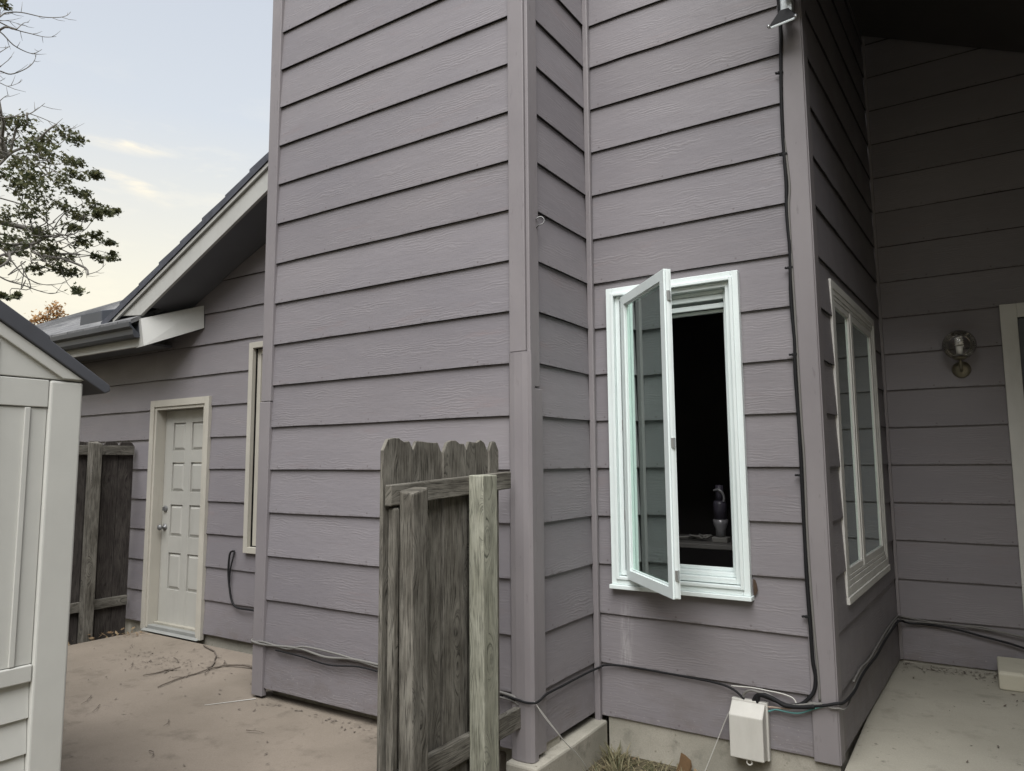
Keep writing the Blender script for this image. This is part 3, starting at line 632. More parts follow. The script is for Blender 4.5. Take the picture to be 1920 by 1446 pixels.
# rooms behind the openings: closed dark boxes
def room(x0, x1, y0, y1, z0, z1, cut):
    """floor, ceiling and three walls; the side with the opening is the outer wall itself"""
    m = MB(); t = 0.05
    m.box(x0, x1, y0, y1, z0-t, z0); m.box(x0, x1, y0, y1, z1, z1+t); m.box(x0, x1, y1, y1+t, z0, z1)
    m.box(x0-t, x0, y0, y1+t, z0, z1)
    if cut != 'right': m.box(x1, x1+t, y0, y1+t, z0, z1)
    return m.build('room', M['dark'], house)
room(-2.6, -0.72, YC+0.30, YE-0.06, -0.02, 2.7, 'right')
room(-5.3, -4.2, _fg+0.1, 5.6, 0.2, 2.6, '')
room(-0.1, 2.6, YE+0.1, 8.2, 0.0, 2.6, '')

# ------------------------------------------------------------------ side door of the left wing
m = MB(); bx = frame_boxes(m, oF, dC, nC, -6.605, -5.70, -0.058, 2.045, 0.062, -0.01, 0.024, sill=0.001)
bx(-6.542, -6.515, -0.04, 1.982, -0.115, 0.012); bx(-5.790, -5.763, -0.04, 1.982, -0.115, 0.012); bx(-6.515, -5.790, 1.955, 1.982, -0.115, 0.012)
df = m.build('door', M['cream'], house, bevel=0.003, label='cream panel door with brass knob in cream casing')
dx0, dx1, dz0, dz1 = -6.512, -5.793, -0.016, 1.952
yp = _fg+0.085
cols = [(dx0+0.125, dx0+0.315), (dx0+0.415, dx0+0.605)]; nrow = 4
rows_ = [(0.30, 0.63), (0.78, 1.07), (1.19, 1.46), (1.57, 1.83)]
m = MB()
xs = [dx0, cols[0][0], cols[0][1], cols[1][0], cols[1][1], dx1]
def leaf(x0, x1, z0, z1, y=yp): m.box(x0, x1, y, y+0.04, z0, z1, grain=(0, 0, 1))
# stiles full height, rails between, panels recessed then raised
for a, b in ((xs[0], xs[1]), (xs[2], xs[3]), (xs[4], xs[5])): leaf(a, b, dz0, dz1)
for a, b in cols:
    zz = dz0
    for z0, z1_ in rows_: leaf(a, b, zz, z0); zz = z1_
    leaf(a, b, zz, dz1)
    for z0, z1_ in rows_:
        m.box(a+0.001, b-0.001, yp+0.014, yp+0.03, z0+0.001, z1_-0.001)
        w = 0.03                            # bevelled raised field
        m.hexa([(a+0.006, yp+0.0138, z0+0.006), (b-0.006, yp+0.0138, z0+0.006), (b-0.006, yp+0.0139, z0+0.006), (a+0.006, yp+0.0139, z0+0.006)][:0] or
               [(a+0.008, yp+0.0135, z0+0.008), (a+w, yp+0.003, z0+w), (b-w, yp+0.003, z0+w), (b-0.008, yp+0.0135, z0+0.008),
                (a+0.008, yp+0.0135, z1_-0.008), (a+w, yp+0.003, z1_-w), (b-w, yp+0.003, z1_-w), (b-0.008, yp+0.0135, z1_-0.008)])
m.build('door_leaf', M['doorpaint'], df, fix=True, bevel=0.002)
m = MB(); kx = dx0+0.055
m.lathe([(0.0, 0.0), (0.032, 0.0), (0.03, 0.008), (0.012, 0.012), (0.012, 0.035), (0.024, 0.042), (0.028, 0.055), (0.022, 0.066), (0.0, 0.07)], (kx, yp, 0.86), (0, -1, 0), 18); m.build('knob', M['greymetal'], df, smooth=True)
m = MB(); m.lathe([(0.0, 0.0), (0.03, 0.0), (0.028, 0.012), (0.018, 0.016), (0.0, 0.017)], (kx, yp, 1.03), (0, -1, 0), 18); m.box(kx-0.004, kx+0.004, yp-0.034, yp-0.016, 1.014, 1.046); m.build('deadbolt', M['greymetal'], df)
m = MB(); m.hexa([(-6.56, _fg-0.05, GL), (-5.72, _fg-0.05, GL), (-5.72, _fg-0.013, GL), (-6.56, _fg-0.013, GL), (-6.55, _fg-0.035, -0.05), (-5.73, _fg-0.035, -0.05), (-5.73, _fg-0.013, -0.045), (-6.55, _fg-0.013, -0.045)]); m.box(-6.515, -5.79, _fg-0.012, _fg+0.12, -0.0575, -0.018); m.build('threshold', plain_paint('sill_metal', (0.22, 0.225, 0.215), 0.5, 0.1, 0.3), df, bevel=0.003)
m = MB(); rp_ = random.Random(8); ring = [(-1.026+(0.022 if math.cos(a) > 0 else 0.004)*math.cos(a)*rp_.uniform(0.7, 1.2), 0.782+0.042*math.sin(a)*rp_.uniform(0.8, 1.15)) for a in [i*math.pi/8 for i in range(16)]]
m.prism([(x, YC-0.001, z) for x, z in ring], (0.002, -0.006, 0)); m.build('rot_patch', plain_paint('rotten_wood', (0.07, 0.045, 0.03), 0.95, 0.3, 0.5, 0.8, 30), house, fix=True)

# ------------------------------------------------------------------ near fence panel (runs from the wall towards the viewer)
XF = -2.03
fence = thing('fence_panel', 'weathered dog eared picket fence end standing against the chase', 'fence', (XF, 2.7, GL))
def picket(y0, y1, zt, par, mt, lean=0.0, xf=XF, zb=GL-0.1, ear=0.035, label=None, tk=0.018, jag=0.0):
    m = MB(); d = lean
    pts = [(y0, zb), (y1, zb), (y1+d, zt-ear*1.3), (y1+d-ear*0.75, zt-0.004)]
    nseg = 4
    for i in range(1, nseg): pts.append((y1+d-ear*0.75+(y0-y1+1.5*ear)*i/nseg, zt+random.uniform(-jag, jag)))
    pts += [(y0+d+ear*0.75, zt), (y0+d, zt-ear*1.3)]
    m.prism([(xf, y, z) for y, z in pts], (-tk, 0, 0), grain=(0, 0, 1)); return m.build('picket', M[mt], par, bevel=0.003, fix=True, label=label)
fr = random.Random(3)
for y0, y1, zt, dx in ((2.192, 2.378, 1.532, 0.0), (2.381, 2.580, 1.530, -0.004), (2.583, 2.762, 1.528, 0.002), (2.765, 2.944, 1.536, -0.003), (2.947, 3.03, 1.540, 0.001)):
    picket(y0, y1, zt, fence, 'oldwood', 0.0, XF+dx*2, jag=0.010)
def bar(name, p, q, w, h, par, mt, bev=0.005):
    """timber from p to q along y, w in x, h in z"""
    m = MB(); (xa, ya, za), (xb_, yb, zb) = p, q
    m.hexa([(xa, ya, za), (xa+w, ya, za), (xb_+w, yb, zb), (xb_, yb, zb), (xa, ya, za+h), (xa+w, ya, za+h), (xb_+w, yb, zb+h), (xb_, yb, zb+h)], grain=(0, 1, 0)); return m.build(name, M[mt], par, bevel=bev, fix=True)
bar('rail', (XF+0.005, 2.195, 1.262), (XF+0.005, 3.085, 1.304), 0.036, 0.085, fence, 'oldwood')
bar('rail', (XF+0.005, 2.24, 0.125), (XF+0.005, 3.16, 0.125), 0.036, 0.10, fence, 'oldwood')
m = MB(); xw0 = XF+0.043
x1_ = -1.913
m.hexa([(xw0, 2.250, GL-0.1), (x1_, 2.250, GL-0.1), (x1_, 2.352, GL-0.1), (xw0, 2.352, GL-0.1), (xw0-0.004, 2.244, 1.325), (x1_-0.004, 2.244, 1.312), (x1_-0.004, 2.342, 1.336), (xw0-0.004, 2.342, 1.338)], grain=(0, 0, 1))
m.build('post', M['oldwood'], fence, bevel=0.008, label='old cracked grey post at the free end of the fence')
m = MB(); m.box(XF+0.004, XF+0.042, 2.215, 2.250, GL-0.1, 1.255, grain=(0, 0, 1)); m.build('stile', M['oldwood'], fence, bevel=0.010, seg=3)
m = MB(); m.hexa([(xw0, 2.722, GL-0.1), (-1.905, 2.722, GL-0.1), (-1.905, 2.838, GL-0.1), (xw0, 2.838, GL-0.1), (xw0-0.003, 2.722, 1.378), (-1.908, 2.722, 1.376), (-1.908, 2.838, 1.377), (xw0-0.003, 2.838, 1.379)], grain=(0, 0, 1))
m.build('post', M['newwood'], fence, bevel=0.005, label='newer pale greenish post with knots')
# ------------------------------------------------------------------ far fence beside the side door
XG = -6.87
fence2 = thing('fence_panel', 'dark stained board fence with grey post beside the cream door', 'fence', (XG, 3.6, GL))
y = 3.915
while y > 0.2:
    picket(y-0.142, y, 1.655+random.uniform(-0.012, 0.012), fence2, 'darkwood', 0, XG+random.uniform(-0.003, 0.003), zb=GD-0.1, ear=0.025); y -= 0.146
bar('rail', (XG+0.002, 0.2, 1.535), (XG+0.002, 3.90, 1.535), 0.04, 0.088, fence2, 'oldwood'); bar('rail', (XG+0.002, 0.2, 0.135), (XG+0.002, 3.90, 0.135), 0.04, 0.088, fence2, 'oldwood')
for yy in (3.46, 1.1):
    m = MB(); m.hexa([(XG+0.043, yy, GD-0.1), (XG+0.133, yy, GD-0.1), (XG+0.133, yy+0.09, GD-0.1), (XG+0.043, yy+0.09, GD-0.1), (XG+0.043, yy, 1.655), (XG+0.133, yy, 1.645), (XG+0.133, yy+0.09, 1.635), (XG+0.043, yy+0.09, 1.66)], grain=(0, 0, 1)); m.build('post', M['oldwood'], fence2, bevel=0.008)

# ------------------------------------------------------------------ storage shed
XS = -2.80
shed = thing('storage_shed', 'pale grey resin storage shed with dark roof at the left edge', 'shed', (XS-1.0, 0.4, GL))
y0s, y1s = -0.60, 1.392; yr = (y0s+y1s)/2; SG = -0.61
zt = 1.746; ridge = zt+0.012+0.61*(y1s-yr)
m = MB(); m.box(XS-2.0, XS-0.03, y0s+0.02, y1s-0.02, GL, zt, grain=(0, 0, 1)); m.prism([(XS-2.0, y0s+0.02, zt+0.001), (XS-2.0, y1s-0.02, zt+0.001), (XS-2.0, yr, ridge-0.02)], (1.97, 0, 0)); m.build('shed_body', M['shed'], shed, fix=True)
for a, b in ((y1s-0.114, y1s), (y0s, y0s+0.114)):
    m = MB(); m.box(XS-0.06, XS, a, b, GL, zt-0.004); m.build('corner_post', M['shed'], shed, bevel=0.009, seg=3)
m = MB(); m.prism([(XS-0.03, y0s, zt), (XS-0.03, y1s, zt), (XS-0.03, yr, ridge)], (0.024, 0, 0)); m.build('gable_panel', M['shed'], shed, bevel=0.003, fix=True)
m = MB(); th = 0.045                        # trim under the roof edge
for s in (1, -1):
    ya = y1s if s > 0 else y0s
    m.prism([(XS-0.005, ya, zt+0.004), (XS-0.005, yr, ridge), (XS-0.005, yr, ridge-th), (XS-0.005, ya-s*0.075, zt+0.004)], (0.012, 0, 0))
m.build('gable_trim', M['shed'], shed, bevel=0.003, fix=True)
ya, yb = y1s-0.116, y0s+0.116
m = MB(); m.box(XS-0.028, XS-0.006, yb, ya, 1.643, zt-0.004); m.box(XS-0.028, XS+0.001, 1.095, 1.108, 0.75, zt+0.12); m.build('top_rail', M['shed'], shed, bevel=0.003)
m = MB(); m.box(XS-0.028, XS-0.012, yb, ya, 0.752, 1.641, grain=(0, 0, 1))
for yy in (1.202, 0.98, 0.80, 0.62): m.box(XS-0.0118, XS-0.004, yy, yy+0.018, 0.753, 1.64)
m.build('door_panel', M['shed'], shed, bevel=0.002)
m = MB(); m.box(XS-0.028, XS-0.002, yb, ya, 0.692, 0.750); m.build('lock_rail', M['shed'], shed, bevel=0.004)
m = MB(); z = 0.690; prof = []
while z > GL:
    z2 = max(z-0.118, GL); prof += [(z, -0.022), (z2, -0.010), (z2-0.0001, -0.022)]; z = z2-0.0002
m.prism([(XS-0.03, yb, prof[0][0])]+[(XS+o_, yb, zz) for zz, o_ in prof]+[(XS-0.03, yb, prof[-1][0])], (0, ya-yb, 0), grain=(0, 1, 0)); m.build('lap_panel', M['shed'], shed, fix=True)
m = MB(); XO = XS+0.018
for s in (1, -1):
    ye = (y1s+0.092) if s > 0 else (y0s-0.092)
    f = lambda y: ridge+0.004-0.61*abs(y-yr)
    prof = [(yr, f(yr)), (ye-s*0.02, f(ye-s*0.02)-0.012), (ye, f(ye)+0.012), (ye-s*0.004, f(ye)+0.034), (1.26 if s > 0 else y0s+0.13, f(1.26)+0.044), (1.258 if s > 0 else y0s+0.132, f(1.258)+0.056), (yr, f(yr)+0.066)]
    m.prism([(XS-2.05, a, c) for a, c in prof], (XO-XS+2.05, 0, 0), grain=(0, 1, 0))
m.build('shed_roof', M['shedroof'], shed, bevel=0.004, fix=True)

# ------------------------------------------------------------------ small things on the walls
ub = thing('utility_box', 'pale grey plastic utility box with sloped top below the cables', 'utility box', (-1.07, YC-0.05, 0.1))
m = MB(); bx0, bx1, by = -1.156, -0.975, YC-0.002
m.box(bx0, bx1, by-0.03, by, -0.068, 0.215); m.build('back_plate', M['box'], ub, bevel=0.004)
m = MB(); f0, f1 = -1.146, -0.992
m.prism([(bx0+0.004, by-0.031, -0.06), (bx0+0.004, by-0.105, -0.052), (bx0+0.004, by-0.105, 0.155), (bx0+0.004, by-0.045, 0.208), (bx0+0.004, by-0.031, 0.208)], (f1-f0+0.014, 0, 0)); m.build('cover', M['box'], ub, bevel=0.006, fix=True, seg=3)
m = MB(); c = Vector((-1.06, by-0.09, -0.066)); m.tube([(c.x+0.013*math.cos(a), c.y, c.z+0.013*math.sin(a)) for a in [i*math.pi/6 for i in range(13)]], 0.004, 6); m.build('tab_ring', M['box'], ub, smooth=True)

lampw = thing('wall_lamp', 'brass wall lamp with clear globe and spiral bulb', 'lamp', (-0.06, YE, 2.1))
lc = Vector((-0.062, YE-0.11, 2.235))
m = MB(); m.lathe([(0.062*0+0.0, 0.0), (0.052, 0.0), (0.06, 0.006), (0.056, 0.014), (0.03, 0.022), (0.0, 0.024)], (-0.06, YE, 2.085), (0, -1, 0), 24); m.build('back_plate', M['brass'], lampw, smooth=True)
m = MB(); m.tube([(-0.06, YE-0.02, 2.085), (-0.06, YE-0.06, 2.07), (-0.061, YE-0.10, 2.085), (-0.062, YE-0.11, 2.13), (-0.062, YE-0.11, 2.165)], 0.0095, 10); m.build('arm', M['brass'], lampw, smooth=True)
m = MB(); m.lathe([(0.0, 0.0), (0.035, 0.0), (0.052, 0.012), (0.054, 0.02), (0.03, 0.024), (0.0, 0.024)], (lc.x, lc.y, 2.148), (0, 0, 1), 24); m.build('cup', M['brass'], lampw, smooth=True)
m = MB(); rg = 0.107; zg = 2.155
m.lathe([(rg*math.sin(a), -rg*math.cos(a)) for a in [0.42+i*(math.pi-0.42)/22 for i in range(23)]], (lc.x, lc.y, zg+rg*math.cos(0.42)), (0, 0, 1), 40); m.build('globe', M['globe'], lampw, smooth=True)
m = MB(); m.lathe([(0.0, 0.0), (0.019, 0.0), (0.022, 0.05), (0.022, 0.07), (0.0, 0.072)], (lc.x, lc.y, 2.172), (0, 0, 1), 16)
hel = []
for i in range(61):
    a = i/60; hel.append((lc.x+0.021*math.cos(a*4*2*math.pi), lc.y+0.021*math.sin(a*4*2*math.pi), 2.245+0.062*a))
m.tube(hel, 0.0075, 7); m.build('bulb', M['bulb'], lampw, smooth=True)

fl = thing('security_light', 'silver twin head security light high on the wall corner', 'light', (-0.72, YC-0.03, 3.85))
m = MB(); m.lathe([(0.0, 0.0), (0.06, 0.0), (0.06, 0.02), (0.0, 0.024)], (-0.70, YC-0.013, 4.02), (0, -1, 0), 20); m.build('base_plate', M['lamp'], fl, smooth=False)
m = MB(); m.hexa([(-0.735, YC-0.10, 3.80), (-0.675, YC-0.10, 3.80), (-0.675, YC-0.035, 3.80), (-0.735, YC-0.035, 3.80), (-0.735, YC-0.10, 3.98), (-0.675, YC-0.10, 3.98), (-0.675, YC-0.035, 4.02), (-0.735, YC-0.035, 4.02)]); m.build('housing', M['lamp'], fl, bevel=0.008, fix=True)
for sx, hxx, top in ((0, -0.715, 3.82), (1, -0.64, 3.985)):
    m = MB(); zt_ = top; zf, zk = top-0.105, top-0.050
    m.hexa([(hxx-0.072, YC-0.155, zf), (hxx+0.072, YC-0.155, zf+0.012), (hxx+0.068, YC-0.085, zk+0.01), (hxx-0.068, YC-0.085, zk), (hxx-0.022, YC-0.105, zt_), (hxx+0.022, YC-0.105, zt_), (hxx+0.022, YC-0.07, zt_), (hxx-0.022, YC-0.07, zt_)]); h_ = m.build('lamp_head', M['black'], fl, bevel=0.004, fix=True)
    m = MB(); m.hexa([(hxx-0.060, YC-0.152, zf-0.014), (hxx+0.064, YC-0.152, zf-0.002), (hxx+0.060, YC-0.09, zk-0.004), (hxx-0.060, YC-0.09, zk-0.014), (hxx-0.068, YC-0.153, zf-0.001), (hxx+0.070, YC-0.153, zf+0.011), (hxx+0.066, YC-0.09, zk+0.009), (hxx-0.066, YC-0.09, zk-0.001)]); m.build('lens', M['lamp'], h_, fix=True, bevel=0.003)
    for ss in (-1, 1): m = MB(); m.lathe([(0.0, 0.0), (0.009, 0.002), (0.009, 0.014), (0.0, 0.016)], (hxx+ss*0.068, YC-0.156, zf+0.002+ss*0.005), (0, -1, 0), 10); m.build('screw', M['steel'], h_, smooth=True)

hk = MB(); c = Vector((XB+0.0, YA+0.075, 2.74))
hk.tube([(c.x+0.014, c.y, c.z-0.045), (c.x+0.03, c.y, c.z-0.032)]+[(c.x+0.038+0.020*math.sin(a), c.y+0.01*math.sin(a), c.z-0.01-0.022*math.cos(a)) for a in [i*math.pi/7 for i in range(11)]], 0.0035, 6)
tag(hk.build('hook', M['greymetal'], smooth=True), 'small steel screw hook on the tower corner board', 'hook')

blk = MB()
blk.prism([(0.02, 5.70, GR), (0.02, 5.70, 0.075), (0.02, 5.72, 0.085), (0.02, 6.06, 0.10), (0.02, 6.08, 0.09), (0.02, 6.08, GR)], (1.3, 0, 0), grain=(1, 0, 0))
tag(blk.build('door_step', M['block'], fix=True, bevel=0.012, seg=3), 'beige plastic step block below the patio door', 'step')

# ------------------------------------------------------------------ cables
def smooth_path(P, n=6):
    P = [Vector(p) for p in P]; out = []
    for i in range(len(P)-1):
        p0, p1, p2, p3 = P[max(i-1, 0)], P[i], P[i+1], P[min(i+2, len(P)-1)]
        for k in range(n):
            t = k/n; out.append(0.5*((2*p1)+(p2-p0)*t+(2*p0-5*p1+4*p2-p3)*t*t+(3*p1-p0-3*p2+p3)*t**3))
    out.append(P[-1]); return out
def cable(path, r, mt, label, n=6, extra=()):
    m = MB(); m.tube(smooth_path(path, n), r, 7); m2 = m
    for p2, r2 in extra: m2.tube(smooth_path(p2, n), r2, 7)
    return tag(m.build('cable', M[mt], smooth=True), label, 'cable')
yC = YC-0.020; yT = YC-0.024

CL=[(-10.06,4.04,5.85,0.14),(-10.34,3.99,5.95,0.10),(-10.28,4.42,5.84,0.14),(-10.45,4.77,6.07,0.12),(-10.03,4.71,5.88,0.10),(-10.66,4.16,5.78,0.16),(-8.90,3.76,5.09,0.14),(-9.78,3.90,5.18,0.16),(-10.53,4.60,5.64,0.15),(-9.90,4.55,5.45,0.11),(-10.31,4.88,5.64,0.09),(-9.07,3.77,4.78,0.15),(-9.61,4.33,5.11,0.12),(-9.12,4.32,5.02,0.09),(-9.59,4.72,5.25,0.07),(-9.61,4.81,5.28,0.06),(-8.94,3.56,4.57,0.14),(-9.20,4.00,4.66,0.14),(-9.21,4.30,4.81,0.11),(-10.31,4.95,5.20,0.09),(-9.98,4.93,4.96,0.10),(-8.84,4.51,4.57,0.08),(-9.91,5.21,4.95,0.08),(-8.82,4.45,4.47,0.06),(-9.77,4.69,4.73,0.11),(-8.95,4.11,4.52,0.10),(-8.85,3.73,4.29,0.13),(-10.54,4.19,4.73,0.17),(-9.05,4.29,4.31,0.09),(-9.02,4.38,4.17,0.08),(-10.33,5.20,4.67,0.09),(-10.08,5.20,4.56,0.08),(-9.06,4.65,4.04,0.07),(-10.20,5.37,4.42,0.07),(-9.78,4.28,4.32,0.14),(-10.11,4.22,4.44,0.12),(-9.30,3.69,4.05,0.14),(-10.63,4.34,4.31,0.11),(-9.98,4.57,4.20,0.11),(-10.56,4.64,4.27,0.12),(-10.48,4.46,4.08,0.09),(-9.27,4.24,3.83,0.09),(-9.34,4.39,3.80,0.09),(-8.95,4.30,3.52,0.07),(-9.19,3.66,3.36,0.05),(-9.00,3.69,3.34,0.04),(-9.31,4.17,4.06,0.09),(-9.94,4.23,5.01,0.12),(-8.96,3.46,4.73,0.12),(-10.20,4.00,4.01,0.08),(-9.63,3.59,7.05,0.08)]
TW=[
 [(-9.64,3.42,6.66),(-9.60,3.56,6.84),(-9.59,3.62,6.92),(-9.55,3.76,6.99),(-9.48,3.97,7.02),(-9.42,4.13,7.08),(-9.39,4.21,7.14),(-9.39,4.25,7.21)],
 [(-10.32,3.65,7.16),(-10.27,3.81,7.17),(-10.25,3.89,7.20),(-10.23,3.98,7.21),(-10.20,4.09,7.22)],
 [(-9.87,3.49,6.95),(-9.83,3.65,6.90),(-9.78,3.81,6.87),(-9.73,3.97,6.88),(-9.68,4.10,6.89),(-9.64,4.21,6.94)],
 [(-9.54,3.72,6.74),(-9.53,3.79,6.86),(-9.52,3.84,6.89)],
 [(-9.87,3.50,6.81),(-9.83,3.66,6.78),(-9.78,3.79,6.66),(-9.74,3.93,6.62),(-9.72,4.01,6.64),(-9.70,4.08,6.72)],
 [(-10.16,3.64,6.40),(-10.11,3.79,6.42),(-10.08,3.90,6.42),(-10.04,4.03,6.53),(-10.02,4.11,6.64),(-10.01,4.14,6.73),(-10.02,4.15,6.79)],
 [(-9.28,3.38,5.86),(-9.26,3.48,5.86),(-9.24,3.56,5.85),(-9.21,3.65,5.92),(-9.21,3.69,5.98)],
 [(-10.50,3.80,5.95),(-10.45,3.96,5.98),(-10.41,4.10,5.87),(-10.34,4.30,5.84)],
 [(-9.23,3.39,5.49),(-9.20,3.49,5.43),(-9.18,3.57,5.46),(-9.13,3.73,5.54),(-9.10,3.82,5.64),(-9.08,3.89,5.74)],
 [(-10.05,4.10,5.98),(-10.00,4.24,5.96),(-9.94,4.40,5.92),(-9.88,4.55,5.89),(-9.82,4.70,6.02)],
 [(-10.04,4.45,5.96),(-10.02,4.52,6.07)],
 [(-9.25,3.32,5.05),(-9.19,3.50,5.03),(-9.12,3.70,4.98),(-9.09,3.81,4.81)],
 [(-10.25,3.71,4.84),(-10.18,3.92,4.81),(-10.09,4.19,4.76),(-10.02,4.38,4.61),(-9.95,4.56,4.46),(-9.90,4.68,4.33),(-9.87,4.77,4.18),(-9.85,4.84,4.01),(-9.85,4.86,3.93)],
 [(-9.38,4.29,4.29),(-9.32,4.43,4.27),(-9.26,4.59,4.24)],
 [(-9.55,4.61,4.14),(-9.48,4.78,4.15),(-9.45,4.87,4.10)],
 [(-8.80,4.35,3.71),(-8.76,4.45,3.77),(-8.73,4.52,3.87)],
 [(-9.27,3.39,3.96),(-9.20,3.58,3.91),(-9.15,3.73,3.72),(-9.12,3.83,3.61),(-9.07,3.98,3.55),(-9.01,4.13,3.58),(-8.99,4.21,3.61)],
 [(-9.42,3.52,3.71),(-9.35,3.71,3.59),(-9.29,3.88,3.55),(-9.25,4.01,3.51),(-9.21,4.14,3.49),(-9.18,4.22,3.52)],
 [(-10.44,3.87,4.44),(-10.39,4.04,4.26),(-10.36,4.15,4.18),(-10.28,4.37,4.11)],
 [(-9.46,3.47,3.83),(-9.39,3.67,3.62),(-9.32,3.87,3.58),(-9.26,4.04,3.59)],
 [(-10.16,3.83,6.05),(-10.15,3.89,6.14),(-10.14,3.93,6.17)],
 [(-10.40,3.90,6.62),(-10.39,3.95,6.70),(-10.38,4.00,6.78)],
 [(-10.42,3.89,6.82),(-10.40,3.96,6.91),(-10.40,4.00,6.96)],
]
AU=[(-22.00,9.59,5.57,0.12),(-21.95,9.70,5.67,0.11),(-21.91,9.79,5.71,0.12),(-21.88,9.86,5.85,0.14),(-21.83,9.97,5.97,0.12),(-21.80,10.03,5.93,0.11),(-21.85,9.93,5.70,0.15),(-21.79,10.07,5.75,0.11),(-22.04,9.50,5.50,0.09),(-21.97,9.65,5.47,0.12),(-21.90,9.82,5.52,0.15),(-21.77,10.11,5.60,0.12),(-22.05,9.48,5.34,0.12),(-21.82,10.00,5.51,0.14)]
